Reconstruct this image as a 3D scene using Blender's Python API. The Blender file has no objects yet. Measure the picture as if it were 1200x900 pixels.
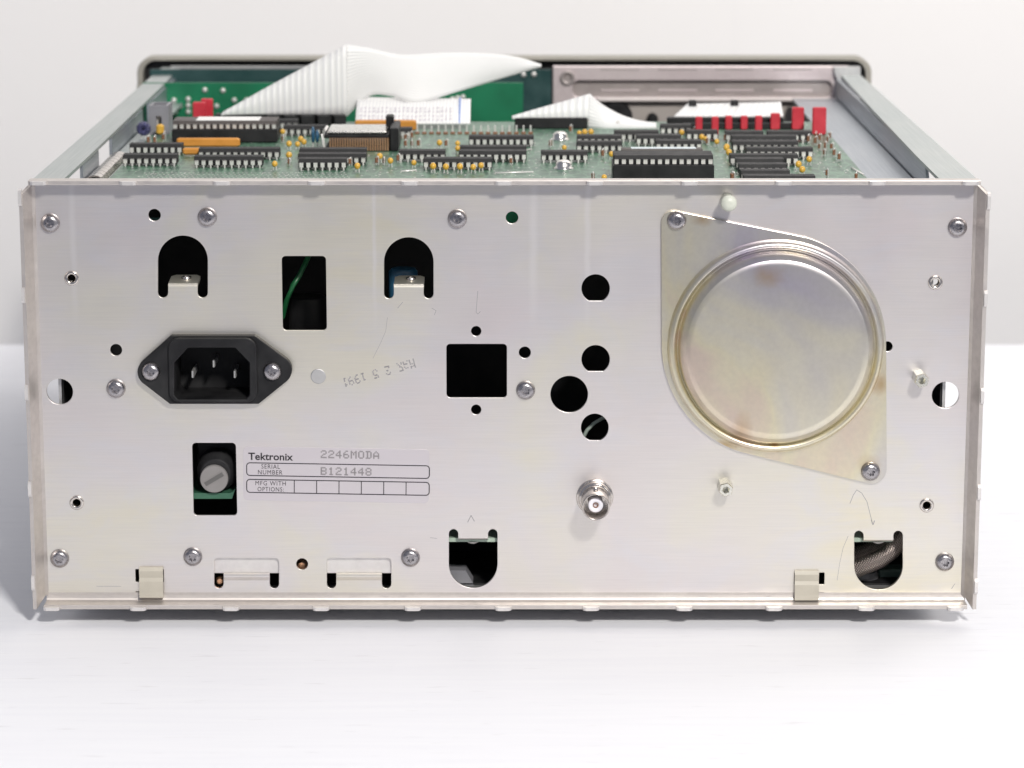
import bpy, math, random
from mathutils import Vector

random.seed(7)
scene = bpy.context.scene
COL = scene.collection
MM = 0.001

# ------------------------------------------------------------------ camera
# Panel plane is Y=0 (mm), the instrument extends towards +Y, the table is Z=0.
F, TH = 3455.0, math.radians(11.87)
CAMY, CAMZ = -973.0, 287.6
cd = bpy.data.cameras.new("camera")
cam = bpy.data.objects.new("camera", cd)
COL.objects.link(cam)
cam.location = (0, CAMY * MM, CAMZ * MM)
cam.rotation_euler = (math.pi / 2 - TH, 0, 0)
cd.sensor_width = 36.0
cd.lens = 36.0 * F / 1200.0
cd.clip_start, cd.clip_end = 0.05, 50
cd.dof.use_dof = True
cd.dof.focus_distance = 0.985
cd.dof.aperture_fstop = 20
scene.camera = cam

# ------------------------------------------------------------------ light
world = bpy.data.worlds.new("World")
scene.world = world
world.use_nodes = True
bgn = world.node_tree.nodes["Background"]
bgn.inputs[0].default_value = (0.78, 0.82, 1.0, 1)
bgn.inputs[1].default_value = 0.30


def lamp(name, loc, target, sx, sy, power, col):
    ld = bpy.data.lights.new(name, 'AREA')
    ld.shape = 'RECTANGLE'
    ld.size, ld.size_y = sx, sy
    ld.energy = power
    ld.color = col
    o = bpy.data.objects.new(name, ld)
    COL.objects.link(o)
    o.location = loc
    o.rotation_euler = (Vector(target) - Vector(loc)).to_track_quat('-Z', 'Y').to_euler()
    return o


lamp("key_lamp", (0.40, -1.30, 1.05), (0, 0, 0.08), 0.16, 0.16, 29.0, (1.0, 0.962, 0.91))
lamp("wall_fill_lamp", (0.46, 0.44, 0.95), (0.36, 0.69, 0.60), 1.3, 0.4, 5.9, (1.0, 0.96, 0.91))  # added out of view, only to brighten the wall
lamp("right_fill_lamp", (1.5, -1.3, 0.8), (0, 0, 0.05), 0.7, 0.7, 2.8, (1.0, 0.985, 0.96))  # added soft fill from the front right, not an actual window

vs = scene.view_settings
vs.view_transform = 'Standard'
vs.look = 'None'
vs.exposure = -0.07
vs.gamma = 1.0
vs.use_curve_mapping = False


# ------------------------------------------------------------------ helpers
def ray(px, py):
    u, v = (px - 600) / F, (450 - py) / F
    c, s = math.cos(TH), math.sin(TH)
    return u, c + v * s, -s + v * c


def onY(px, py, Y=0.0):
    d = ray(px, py)
    t = (Y - CAMY) / d[1]
    return t * d[0], CAMZ + t * d[2]


def onZ(px, py, z):
    d = ray(px, py)
    t = (z - CAMZ) / d[2]
    return t * d[0], CAMY + t * d[1]


class MB:
    def __init__(self):
        self.v, self.f, self.m, self.s = [], [], [], []

    def add(self, vs_, fs, mi=0, smooth=False):
        n = len(self.v)
        self.v += [tuple(p) for p in vs_]
        for f in fs:
            self.f.append(tuple(i + n for i in f))
            self.m.append(mi)
            self.s.append(smooth)
        return self

    def box(self, x0, x1, y0, y1, z0, z1, mi=0):
        v = [(x0, y0, z0), (x1, y0, z0), (x1, y1, z0), (x0, y1, z0), (x0, y0, z1), (x1, y0, z1), (x1, y1, z1), (x0, y1, z1)]
        return self.add(v, [(3, 2, 1, 0), (4, 5, 6, 7), (0, 1, 5, 4), (1, 2, 6, 5), (2, 3, 7, 6), (3, 0, 4, 7)], mi)

    def cbox(self, x0, x1, y0, y1, z0, z1, c=0.3, mi=0):
        """box with chamfered edges"""
        P = []
        for (a, z) in ((c, z0), (0, z0 + c), (0, z1 - c), (c, z1)):
            xa, xb, ya, yb = x0 + a, x1 - a, y0 + a, y1 - a
            k = c
            P += [(xa + k, ya, z), (xb - k, ya, z), (xb, ya + k, z), (xb, yb - k, z), (xb - k, yb, z), (xa + k, yb, z), (xa, yb - k, z), (xa, ya + k, z)]
        fs = [tuple(range(7, -1, -1)), tuple(range(24, 32))]
        for r in range(3):
            for i in range(8):
                j = (i + 1) % 8
                fs.append((r * 8 + i, r * 8 + j, r * 8 + 8 + j, r * 8 + 8 + i))
        return self.add(P, fs, mi)

    def loft(self, rings, mi=0, smooth=False, cap0=True, cap1=True, closed=True):
        n = len(rings[0])
        P = [p for r in rings for p in r]
        fs = []
        for r in range(len(rings) - 1):
            for i in range(n if closed else n - 1):
                j = (i + 1) % n
                fs.append((r * n + i, r * n + j, (r + 1) * n + j, (r + 1) * n + i))
        self.add(P, fs, mi, smooth)
        if cap0:
            self.add(rings[0], [tuple(range(n - 1, -1, -1))], mi)
        if cap1:
            self.add(rings[-1], [tuple(range(n))], mi)
        return self

    def prism_x(self, yz, x0, x1, mi=0):
        """profile in (y,z), counter-clockwise seen from +X, extruded along X"""
        return self.loft([[(x0, y, z) for y, z in yz], [(x1, y, z) for y, z in yz]], mi)

    def prism_y(self, xz, y0, y1, mi=0):
        """profile (x,z) counter-clockwise seen from -Y; y0 nearer the viewer"""
        return self.loft([[(x, y1, z) for x, z in xz], [(x, y0, z) for x, z in xz]], mi)

    def prism_z(self, xy, z0, z1, mi=0):
        return self.loft([[(x, y, z0) for x, y in xy], [(x, y, z1) for x, y in xy]], mi)

    def lathe_y(self, prof, seg=32, mi=0, cx=0, cz=0, smooth=True, cap0=False, cap1=True):
        """prof: list of (r, y); goes from back to the viewer (decreasing y)"""
        rings = [[(cx + r * math.cos(2 * math.pi * i / seg), y, cz + r * math.sin(2 * math.pi * i / seg)) for i in range(seg)] for r, y in prof]
        return self.loft(rings, mi, smooth, cap0, cap1)

    def lathe_z(self, prof, seg=24, mi=0, cx=0, cy=0, smooth=True, cap0=False, cap1=True):
        rings = [[(cx + r * math.cos(2 * math.pi * i / seg), cy + r * math.sin(2 * math.pi * i / seg), z) for i in range(seg)] for r, z in prof]
        return self.loft(rings, mi, smooth, cap0, cap1)

    def tube(self, pts, r, seg=10, mi=0, rs=None):
        pts = [Vector(p) for p in pts]
        rings = []
        for i, p in enumerate(pts):
            t = (pts[min(i + 1, len(pts) - 1)] - pts[max(i - 1, 0)]).normalized()
            up = Vector((0, 0, 1)) if abs(t.z) < 0.9 else Vector((0, 1, 0))
            a = t.cross(up).normalized()
            b = a.cross(t).normalized()
            rr = rs[i] if rs else r
            rings.append([tuple(p + (a * math.cos(2 * math.pi * k / seg) - b * math.sin(2 * math.pi * k / seg)) * rr) for k in range(seg)])
        return self.loft([r_[::-1] for r_ in rings], mi, True)

    def mesh(self, name):
        me = bpy.data.meshes.new(name)
        me.from_pydata([(x * MM, y * MM, z * MM) for x, y, z in self.v], [], self.f)
        me.polygons.foreach_set("material_index", self.m)
        me.polygons.foreach_set("use_smooth", self.s)
        me.update()
        return me

    def build(self, name, mats, parent=None, loc=(0, 0, 0)):
        me = self.mesh(name)
        for m in (mats if isinstance(mats, (list, tuple)) else [mats]):
            me.materials.append(m)
        return place(name, me, parent, loc)


def place(name, me, parent=None, loc=(0, 0, 0), rot=(0, 0, 0)):
    o = bpy.data.objects.new(name, me)
    COL.objects.link(o)
    o.parent = parent
    o.location = tuple(c * MM for c in loc)
    o.rotation_euler = rot
    return o


def plate_mesh(name, outer, holes, y_front, thick, mat, bevel=0.1):
    """sheet in the XZ plane with holes; loops are lists of (X,Z) in mm"""
    cu = bpy.data.curves.new(name, 'CURVE')
    cu.dimensions = '2D'
    cu.fill_mode = 'BOTH'
    cu.extrude = thick / 2 - bevel
    cu.bevel_depth = bevel
    cu.bevel_resolution = 1
    cu.offset = -bevel
    for lp in [outer] + list(holes):
        sp = cu.splines.new('POLY')
        sp.points.add(len(lp) - 1)
        for p, (x, z) in zip(sp.points, lp):
            p.co = (x, z, 0, 1)
        sp.use_cyclic_u = True
    tmp = bpy.data.objects.new(name, cu)
    COL.objects.link(tmp)
    dg = bpy.context.evaluated_depsgraph_get()
    dg.update()
    me = bpy.data.meshes.new_from_object(tmp.evaluated_get(dg))
    bpy.data.objects.remove(tmp)
    bpy.data.curves.remove(cu)
    yc = y_front + thick / 2
    for v in me.vertices:
        x, y, z = v.co
        v.co = (x * MM, (yc - z) * MM, y * MM)
    me.name = name
    me.materials.clear()
    me.materials.append(mat)
    for p in me.polygons:
        p.use_smooth = False
    me.update()
    return me


def circ(cx, cz, r, n=40, a0=0.0, a1=2 * math.pi, end=False):
    m = n + 1 if end else n
    return [(cx + r * math.cos(a0 + (a1 - a0) * i / n), cz + r * math.sin(a0 + (a1 - a0) * i / n)) for i in range(m)]


def rrect(x0, x1, z0, z1, r, n=5):
    out = []
    for cx, cz, a in ((x1 - r, z1 - r, 0), (x0 + r, z1 - r, 90), (x0 + r, z0 + r, 180), (x1 - r, z0 + r, 270)):
        out += circ(cx, cz, r, n, math.radians(a), math.radians(a + 90), True)
    return out


def pxloop(pts, Y=0.0):
    return [onY(x, y, Y) for x, y in pts]


PXS = 980 / F  # mm per photo pixel at the rear panel


# ------------------------------------------------------------------ materials
def new_mat(name, col, rough=0.5, metal=0.0, spec=0.5, coat=0.0):
    m = bpy.data.materials.new(name)
    m.use_nodes = True
    b = m.node_tree.nodes["Principled BSDF"]
    b.inputs["Base Color"].default_value = (*col, 1)
    b.inputs["Roughness"].default_value = rough
    b.inputs["Metallic"].default_value = metal
    b.inputs["Specular IOR Level"].default_value = spec
    b.inputs["Coat Weight"].default_value = coat
    return m


def nd(m, t, **kw):
    n = m.node_tree.nodes.new(t)
    for k, v in kw.items():
        setattr(n, k, v)
    return n


def lk(m, a, b):
    m.node_tree.links.new(a, b)


def coords(m, scale=(1, 1, 1), rot=(0, 0, 0), kind="Object"):
    tc = nd(m, "ShaderNodeTexCoord")
    mp = nd(m, "ShaderNodeMapping")
    mp.inputs["Scale"].default_value = scale
    mp.inputs["Rotation"].default_value = rot
    lk(m, tc.outputs[kind], mp.inputs[0])
    return mp.outputs[0]


def noise(m, vec, scale, detail=3, rough=0.55, dist=0.0):
    n = nd(m, "ShaderNodeTexNoise")
    n.inputs["Scale"].default_value = scale
    n.inputs["Detail"].default_value = detail
    n.inputs["Roughness"].default_value = rough
    n.inputs["Distortion"].default_value = dist
    lk(m, vec, n.inputs["Vector"])
    return n.outputs["Fac"]


def ramp(m, fac, stops):
    r = nd(m, "ShaderNodeValToRGB")
    e = r.color_ramp.elements
    while len(e) < len(stops):
        e.new(0.5)
    for el, (p, c) in zip(e, stops):
        el.position = p
        el.color = (*c, 1) if len(c) == 3 else c
    lk(m, fac, r.inputs[0])
    return r.outputs[0]


def mixc(m, fac, a, b, mode='MIX'):
    x = nd(m, "ShaderNodeMix", data_type='RGBA', blend_type=mode)
    if isinstance(fac, (int, float)):
        x.inputs[0].default_value = fac
    else:
        lk(m, fac, x.inputs[0])
    for s, i in ((a, 6), (b, 7)):
        if isinstance(s, tuple):
            x.inputs[i].default_value = (*s, 1)
        else:
            lk(m, s, x.inputs[i])
    return x.outputs[2]


def vrange(m, val, a0, a1, b0, b1):
    r = nd(m, "ShaderNodeMapRange")
    r.inputs[1].default_value, r.inputs[2].default_value = a0, a1
    r.inputs[3].default_value, r.inputs[4].default_value = b0, b1
    lk(m, val, r.inputs[0])
    return r.outputs[0]


def bump(m, h, strength, dist):
    b = nd(m, "ShaderNodeBump")
    b.inputs["Strength"].default_value = strength
    b.inputs["Distance"].default_value = dist
    lk(m, h, b.inputs["Height"])
    lk(m, b.outputs[0], bs(m).inputs["Normal"])


def bs(m):
    return m.node_tree.nodes["Principled BSDF"]


def worn_metal(name, c0, c1, rough=0.4, metal=0.8, grain=(3, 40, 400), blot=22, var=0.1, bstr=0.15):
    m = new_mat(name, c0, rough, metal)
    v = coords(m)
    big = noise(m, v, blot, 4, 0.6, 0.6)
    base = ramp(m, big, [(0.3, c0), (0.7, c1)])
    g = noise(m, coords(m, grain), 6, 3)
    col = mixc(m, vrange(m, g, 0.3, 0.7, 0.0, var), base, (0.25, 0.24, 0.24))
    lk(m, col, bs(m).inputs["Base Color"])
    lk(m, vrange(m, g, 0.3, 0.7, rough - 0.07, rough + 0.1), bs(m).inputs["Roughness"])
    bump(m, g, bstr, 0.0001)
    return m


# rear panel: chromate-passivated aluminium, pinkish grey with yellow and blue bloom, brushed along X
M_PANEL = new_mat("passivated_aluminium", (0.7, 0.67, 0.66), 0.42, 0.93)
m = M_PANEL
v = coords(m)
b1 = noise(m, v, 14, 3, 0.5, 0.8)
b2 = noise(m, coords(m, (1, 1, 2.2), (0, math.radians(25), 0)), 26, 4, 0.6, 1.2)
base = ramp(m, b1, [(0.30, (0.765, 0.705, 0.70)), (0.47, (0.775, 0.735, 0.71)), (0.58, (0.79, 0.755, 0.665)), (0.72, (0.80, 0.75, 0.60))])
base = mixc(m, vrange(m, b2, 0.45, 0.7, 0.0, 0.55), base, (0.745, 0.73, 0.755))
g = noise(m, coords(m, (12, 60, 520)), 4, 3)
base = mixc(m, vrange(m, g, 0.25, 0.75, 0.0, 0.17), base, (0.50, 0.48, 0.48))
# two pale vertical run marks below the top edge, like dried cleaner
sx = nd(m, "ShaderNodeSeparateXYZ")
tc = nd(m, "ShaderNodeTexCoord")
lk(m, tc.outputs["Object"], sx.inputs[0])
wob = noise(m, coords(m, (1, 1, 1)), 90, 3)
streak = None
for x0, wd in ((0.0071, 0.0012), (0.0252, 0.0009), (-0.1465, 0.0009), (-0.046, 0.0006)):
    a = nd(m, "ShaderNodeMath", operation='SUBTRACT')
    lk(m, sx.outputs[0], a.inputs[0])
    a.inputs[1].default_value = x0
    w2 = nd(m, "ShaderNodeMath", operation='MULTIPLY_ADD')
    lk(m, wob, w2.inputs[0])
    w2.inputs[1].default_value = 0.0016
    lk(m, a.outputs[0], w2.inputs[2])
    sb = nd(m, "ShaderNodeMath", operation='SUBTRACT')
    lk(m, w2.outputs[0], sb.inputs[0])
    sb.inputs[1].default_value = 0.0008
    ab = nd(m, "ShaderNodeMath", operation='ABSOLUTE')
    lk(m, sb.outputs[0], ab.inputs[0])
    f = vrange(m, ab.outputs[0], wd * 0.3, wd * 1.6, 0.55, 0.0)
    if streak is None:
        streak = f
    else:
        q = nd(m, "ShaderNodeMath", operation='MAXIMUM')
        lk(m, streak, q.inputs[0])
        lk(m, f, q.inputs[1])
        streak = q.outputs[0]
zf = vrange(m, sx.outputs[2], 0.10, 0.125, 0.0, 1.0)
mu = nd(m, "ShaderNodeMath", operation='MULTIPLY')
lk(m, streak, mu.inputs[0])
lk(m, zf, mu.inputs[1])
base = mixc(m, mu.outputs[0], base, (0.86, 0.83, 0.81))
lk(m, base, bs(m).inputs["Base Color"])
rg = noise(m, v, 40, 4, 0.65)
lk(m, vrange(m, rg, 0.3, 0.7, 0.385, 0.415), bs(m).inputs["Roughness"])
bump(m, g, 0.15, 0.00008)

M_EDGE = worn_metal("sheet_metal_edge", (0.72, 0.69, 0.68), (0.78, 0.76, 0.73), 0.4, 0.7, (80, 80, 80), 60)
M_RAIL = worn_metal("galvanised_steel", (0.44, 0.48, 0.475), (0.49, 0.52, 0.51), 0.42, 0.8, (300, 4, 300), 16, 0.05, 0.05)
M_TRAY = worn_metal("galvanised_tray", (0.36, 0.395, 0.435), (0.42, 0.45, 0.485), 0.38, 0.85, (300, 4, 300), 16, 0.05, 0.05)
M_FLANGE = worn_metal("flange_metal", (0.57, 0.53, 0.505), (0.64, 0.60, 0.565), 0.42, 0.75, (60, 60, 60), 60, 0.15)
M_DIM = worn_metal("chassis_steel", (0.45, 0.45, 0.46), (0.55, 0.55, 0.54), 0.5, 0.8, (60, 60, 60), 30)
M_SCREW = worn_metal("plated_screw_steel", (0.36, 0.345, 0.36), (0.45, 0.43, 0.44), 0.27, 1.0, (200, 200, 200), 120, 0.15)
M_NICKEL = worn_metal("nickel_plate", (0.62, 0.57, 0.52), (0.70, 0.66, 0.62), 0.2, 1.0, (150, 150, 150), 90, 0.1, 0.05)
M_STAND = worn_metal("standoff_nickel", (0.70, 0.69, 0.60), (0.78, 0.77, 0.70), 0.28, 0.9, (150, 150, 150), 90, 0.1, 0.05)
M_PINK = worn_metal("cast_aluminium", (0.66, 0.57, 0.575), (0.72, 0.64, 0.635), 0.4, 0.45, (100, 100, 100), 25, 0.12)
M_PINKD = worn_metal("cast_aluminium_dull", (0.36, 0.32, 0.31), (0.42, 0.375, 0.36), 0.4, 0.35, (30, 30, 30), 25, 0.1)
M_SHIELD = worn_metal("shield_lightened", (0.40, 0.365, 0.34), (0.46, 0.42, 0.39), 0.4, 0.05, (30, 30, 30), 25, 0.1)  # lightened, barely metallic tone offsets the shade the plate stands in
M_LEDGE = worn_metal("bright_ledge", (0.80, 0.73, 0.71), (0.84, 0.78, 0.75), 0.35, 0.2, (30, 30, 30), 25, 0.05)
M_SILVER = worn_metal("bright_lid", (0.72, 0.70, 0.66), (0.80, 0.79, 0.76), 0.25, 1.0, (60, 60, 60), 50, 0.1)
M_TIN = new_mat("tinned_lead", (0.82, 0.80, 0.77), 0.34, 0.55)
M_COPPER = new_mat("copper_contact", (0.62, 0.36, 0.22), 0.35, 0.9)

# dished cover: yellow zinc passivation with violet and blue bloom
M_ZINC = new_mat("yellow_zinc", (0.7, 0.65, 0.55), 0.3, 0.95)
m = M_ZINC
v = coords(m)
n1 = noise(m, coords(m, (1, 1, 1), (0, math.radians(30), 0)), 15, 3, 0.5, 1.2)
n2 = noise(m, v, 38, 4, 0.6, 0.8)
base = ramp(m, n1, [(0.30, (0.57, 0.53, 0.60)), (0.41, (0.63, 0.60, 0.58)), (0.50, (0.71, 0.67, 0.56)), (0.60, (0.76, 0.70, 0.51)), (0.72, (0.72, 0.60, 0.50))])
base = mixc(m, vrange(m, n2, 0.5, 0.8, 0.0, 0.5), base, (0.70, 0.68, 0.55))
g = noise(m, coords(m, (200, 30, 200)), 3, 3)
base = mixc(m, vrange(m, g, 0.3, 0.7, 0.0, 0.12), base, (0.35, 0.32, 0.30))
# rust-brown tarnish at the places where it shows on the cover: near the rim, ears and edges
wn = noise(m, v, 130, 3)
def stain(px, py, r, strength, stretch=1.0):
    global base
    x_, z_ = onY(px, py, -4)
    mp_ = nd(m, "ShaderNodeMapping")
    mp_.inputs["Location"].default_value = (-x_ * MM, 0, -z_ * MM * stretch)
    mp_.inputs["Scale"].default_value = (1, 0, stretch)
    tc_ = nd(m, "ShaderNodeTexCoord")
    lk(m, tc_.outputs["Object"], mp_.inputs[0])
    ln_ = nd(m, "ShaderNodeVectorMath", operation='LENGTH')
    lk(m, mp_.outputs[0], ln_.inputs[0])
    ad = nd(m, "ShaderNodeMath", operation='MULTIPLY_ADD')
    lk(m, wn, ad.inputs[0])
    ad.inputs[1].default_value = r * MM * 1.6
    lk(m, ln_.outputs["Value"], ad.inputs[2])
    base = mixc(m, vrange(m, ad.outputs[0], r * MM * 0.9, r * MM * 1.9, strength, 0.0), base, (0.50, 0.33, 0.15))
stain(900, 322, 6.5, 0.6, 1.7)
stain(824, 259, 4.0, 0.7, 1.6)
stain(1034, 452, 3.0, 0.7, 0.7)
stain(908, 520, 2.0, 0.8, 2.0)
stain(868, 500, 3.5, 0.45, 0.5)
stain(850, 524, 4.0, 0.7, 2.0)
stain(1020, 548, 4.5, 0.4)
lk(m, base, bs(m).inputs["Base Color"])
lk(m, vrange(m, n2, 0.3, 0.7, 0.31, 0.36), bs(m).inputs["Roughness"])
bump(m, noise(m, v, 400, 2), 0.03, 0.00005)


def plastic(name, col, rough=0.45, var=0.25, scale=120):
    m = new_mat(name, col, rough)
    n = noise(m, coords(m), scale, 3)
    c2 = tuple(min(1, c * (1 + var) + 0.01) for c in col)
    lk(m, mixc(m, vrange(m, n, 0.35, 0.7, 0, 1), col, c2), bs(m).inputs["Base Color"])
    lk(m, vrange(m, n, 0.3, 0.7, rough - 0.08, rough + 0.1), bs(m).inputs["Roughness"])
    bump(m, noise(m, coords(m), scale * 8, 2), 0.08, 0.0001)
    if max(col) < 0.03:
        bs(m).inputs["Specular IOR Level"].default_value = 0.32
    return m


M_BLACK = plastic("black_plastic", (0.007, 0.007, 0.008), 0.5)
M_CHIP = plastic("chip_epoxy", (0.010, 0.010, 0.011), 0.58, 0.4, 200)
M_CHIPB = plastic("brown_chip_epoxy", (0.05, 0.04, 0.037), 0.5, 0.3, 200)
M_BLACKOUT = plastic("blackout_plastic", (0.008, 0.008, 0.009), 0.6)  # for the added sheets that darken the panel holes
M_CAV = plastic("inlet_cavity", (0.006, 0.006, 0.007), 0.6)
M_GREY = plastic("grey_plastic", (0.20, 0.20, 0.22), 0.45)
M_CAP = plastic("grey_cap_plastic", (0.20, 0.19, 0.185), 0.5, 0.1)
M_RED = plastic("red_plastic", (0.50, 0.022, 0.04), 0.45, 0.2)
M_ORANGE = plastic("orange_epoxy", (0.52, 0.22, 0.035), 0.35, 0.25)
M_AMBER = plastic("amber_bead", (0.62, 0.36, 0.05), 0.3, 0.25, 300)
M_BLUE = plastic("blue_epoxy", (0.02, 0.09, 0.17), 0.35)
M_VIOLET = plastic("violet_enamel", (0.03, 0.03, 0.075), 0.4, 1.5, 900)
M_BROWN = plastic("brown_body", (0.20, 0.09, 0.045), 0.4)
M_BEIGE = plastic("beige_plastic", (0.30, 0.285, 0.245), 0.55, 0.08)
M_CLIP = plastic("ivory_nylon", (0.43, 0.40, 0.335), 0.5, 0.1)
M_STICKER = plastic("white_sticker", (0.80, 0.80, 0.78), 0.6, 0.05)
M_STICKB = plastic("pale_blue_sticker", (0.64, 0.71, 0.74), 0.6, 0.05)
M_LABEL = new_mat("foil_label", (0.66, 0.62, 0.64), 0.45, 0.8)
M_INK = new_mat("label_ink", (0.018, 0.015, 0.02), 0.6)
M_FAINT = new_mat("grey_print_ink", (0.33, 0.31, 0.32), 0.7)
M_STAMP = new_mat("grey_stamp_ink", (0.32, 0.305, 0.31), 0.7)
M_PTFE = new_mat("white_insulator", (0.78, 0.77, 0.82), 0.4)
M_GWIRE = plastic("green_wire", (0.006, 0.085, 0.027), 0.35)
M_WWIRE = plastic("grey_green_wire", (0.30, 0.36, 0.32), 0.4)

# main board: green solder mask with traces and speckle
M_PCB = new_mat("green_solder_mask", (0.08, 0.2, 0.13), 0.34)
m = M_PCB
v = coords(m)
n1 = noise(m, v, 30, 3)
br = nd(m, "ShaderNodeTexVoronoi", feature='DISTANCE_TO_EDGE', distance='CHEBYCHEV')
lk(m, coords(m, (1, 0.28, 1)), br.inputs["Vector"])
br.inputs["Scale"].default_value = 260
tr = vrange(m, br.outputs["Distance"], 0.02, 0.08, 1.0, 0.0)
br2 = nd(m, "ShaderNodeTexVoronoi", feature='DISTANCE_TO_EDGE', distance='MANHATTAN')
lk(m, coords(m, (0.3, 1, 1), (0, 0, 0.1)), br2.inputs["Vector"])
br2.inputs["Scale"].default_value = 170
tr2 = vrange(m, br2.outputs["Distance"], 0.02, 0.07, 0.8, 0.0)
base = ramp(m, n1, [(0.35, (0.045, 0.105, 0.072)), (0.65, (0.066, 0.14, 0.095))])
base = mixc(m, tr, base, (0.12, 0.24, 0.155))
base = mixc(m, tr2, base, (0.13, 0.25, 0.17))
lk(m, base, bs(m).inputs["Base Color"])
M_FBOARD = new_mat("bright_green_board", (0.004, 0.17, 0.075), 0.4)
m = M_FBOARD
n1 = noise(m, coords(m), 40, 3)
lk(m, ramp(m, n1, [(0.3, (0.004, 0.12, 0.055)), (0.7, (0.008, 0.20, 0.09))]), bs(m).inputs["Base Color"])
M_DBOARD = plastic("dark_teal_board", (0.008, 0.045, 0.045), 0.45)
M_PCBEDGE = plastic("board_edge", (0.32, 0.40, 0.33), 0.5, 0.15)

# ribbon cable: white with fine ridges along the conductors (UV.x across the wires)
M_RIBBON = new_mat("white_ribbon", (0.80, 0.80, 0.79), 0.42)
m = M_RIBBON
uvn = nd(m, "ShaderNodeUVMap")
sxy = nd(m, "ShaderNodeSeparateXYZ")
lk(m, uvn.outputs[0], sxy.inputs[0])
mu = nd(m, "ShaderNodeMath", operation='MULTIPLY')
lk(m, sxy.outputs[0], mu.inputs[0])
mu.inputs[1].default_value = 2 * math.pi
sn = nd(m, "ShaderNodeMath", operation='COSINE')
lk(m, mu.outputs[0], sn.inputs[0])
gro = vrange(m, sn.outputs[0], 0.55, 1.0, 0.0, 1.0)
lk(m, mixc(m, gro, (0.81, 0.81, 0.795), (0.66, 0.66, 0.68)), bs(m).inputs["Base Color"])
bump(m, sn.outputs[0], 0.25, 0.0003)
M_PRINT = new_mat("ribbon_print", (0.56, 0.53, 0.57), 0.6)
M_BLUEPRINT = new_mat("ribbon_blue_line", (0.22, 0.32, 0.62), 0.6)

# braid
M_BRAID = new_mat("braided_shield", (0.45, 0.38, 0.34), 0.35, 0.9)
m = M_BRAID
w1 = nd(m, "ShaderNodeTexWave")
w1.inputs["Scale"].default_value = 480
lk(m, coords(m, (1, 1, 1), (0, 0.9, 0)), w1.inputs["Vector"])
w2 = nd(m, "ShaderNodeTexWave")
w2.inputs["Scale"].default_value = 480
lk(m, coords(m, (1, 1, 1), (0, -0.5, 0)), w2.inputs["Vector"])
mx = nd(m, "ShaderNodeMath", operation='MULTIPLY')
lk(m, w1.outputs["Fac"], mx.inputs[0])
lk(m, w2.outputs["Fac"], mx.inputs[1])
lk(m, mixc(m, mx.outputs[0], (0.24, 0.205, 0.19), (0.55, 0.475, 0.43)), bs(m).inputs["Base Color"])
bump(m, mx.outputs[0], 0.6, 0.0006)

# table and wall
M_TABLE = new_mat("white_table", (0.86, 0.86, 0.875), 0.55)
m = M_TABLE
n1 = noise(m, coords(m, (3, 60, 1)), 5, 4)
n2 = noise(m, coords(m), 6, 3)
c = mixc(m, vrange(m, n1, 0.35, 0.75, 0, 0.8), (0.83, 0.84, 0.875), (0.79, 0.80, 0.845))
sm = noise(m, coords(m, (9, 60, 1)), 6, 3, 0.5)
c = mixc(m, vrange(m, sm, 0.64, 0.78, 0, 0.6), c, (0.62, 0.62, 0.65))
lk(m, c, bs(m).inputs["Base Color"])
bump(m, n1, 0.1, 0.0003)
M_WALL = new_mat("pale_wall", (0.86, 0.845, 0.825), 0.8)
m = M_WALL
n1 = noise(m, coords(m), 3, 3)
lk(m, mixc(m, vrange(m, n1, 0.3, 0.7, 0, 1), (0.86, 0.845, 0.825), (0.88, 0.865, 0.845)), bs(m).inputs["Base Color"])
bump(m, noise(m, coords(m), 150, 3), 0.1, 0.001)

# ------------------------------------------------------------------ setting
t = MB()
t.box(-1400, 1400, -340, 492, -30, 0)
tb = t.build("table", M_TABLE)
tb["kind"] = "structure"
tb["label"] = "white table top under and around the opened oscilloscope"
w = MB()
w.box(-3500, 125, 690, 730, -900, 2600)
w.box(125.06, 3500, 690, 730, -900, 2600)
wb = w.build("wall", M_WALL)
wb["kind"] = "structure"
wb["label"] = "pale out of focus wall behind the oscilloscope"

# ------------------------------------------------------------------ the instrument
scope = bpy.data.objects.new("oscilloscope", None)
COL.objects.link(scope)
scope["label"] = "opened oscilloscope with bare metal rear panel, exposed circuit board and white ribbon cables"
scope["category"] = "oscilloscope"

PT, PB = 152.7, 9.3          # panel top and bottom bend height
XL, XR = -160.5, 155.5       # panel sides
PT_TH = 1.3


def part(mb, name, mats, parent=None, loc=(0, 0, 0), label=None):
    o = mb.build(name, mats, parent or scope, loc)
    if label:
        o["label"] = label
    return o


# ---- rear panel with all its openings
def pc(px, py, r, n=36):
    x, z = onY(px, py)
    return circ(x, z, r * PXS * 1.015, n)


def pr(x0, x1, y0, y1, r):
    a, b = onY(x0, y0), onY(x1, y1)
    return rrect(a[0], b[0], b[1], a[1], r * PXS)


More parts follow.
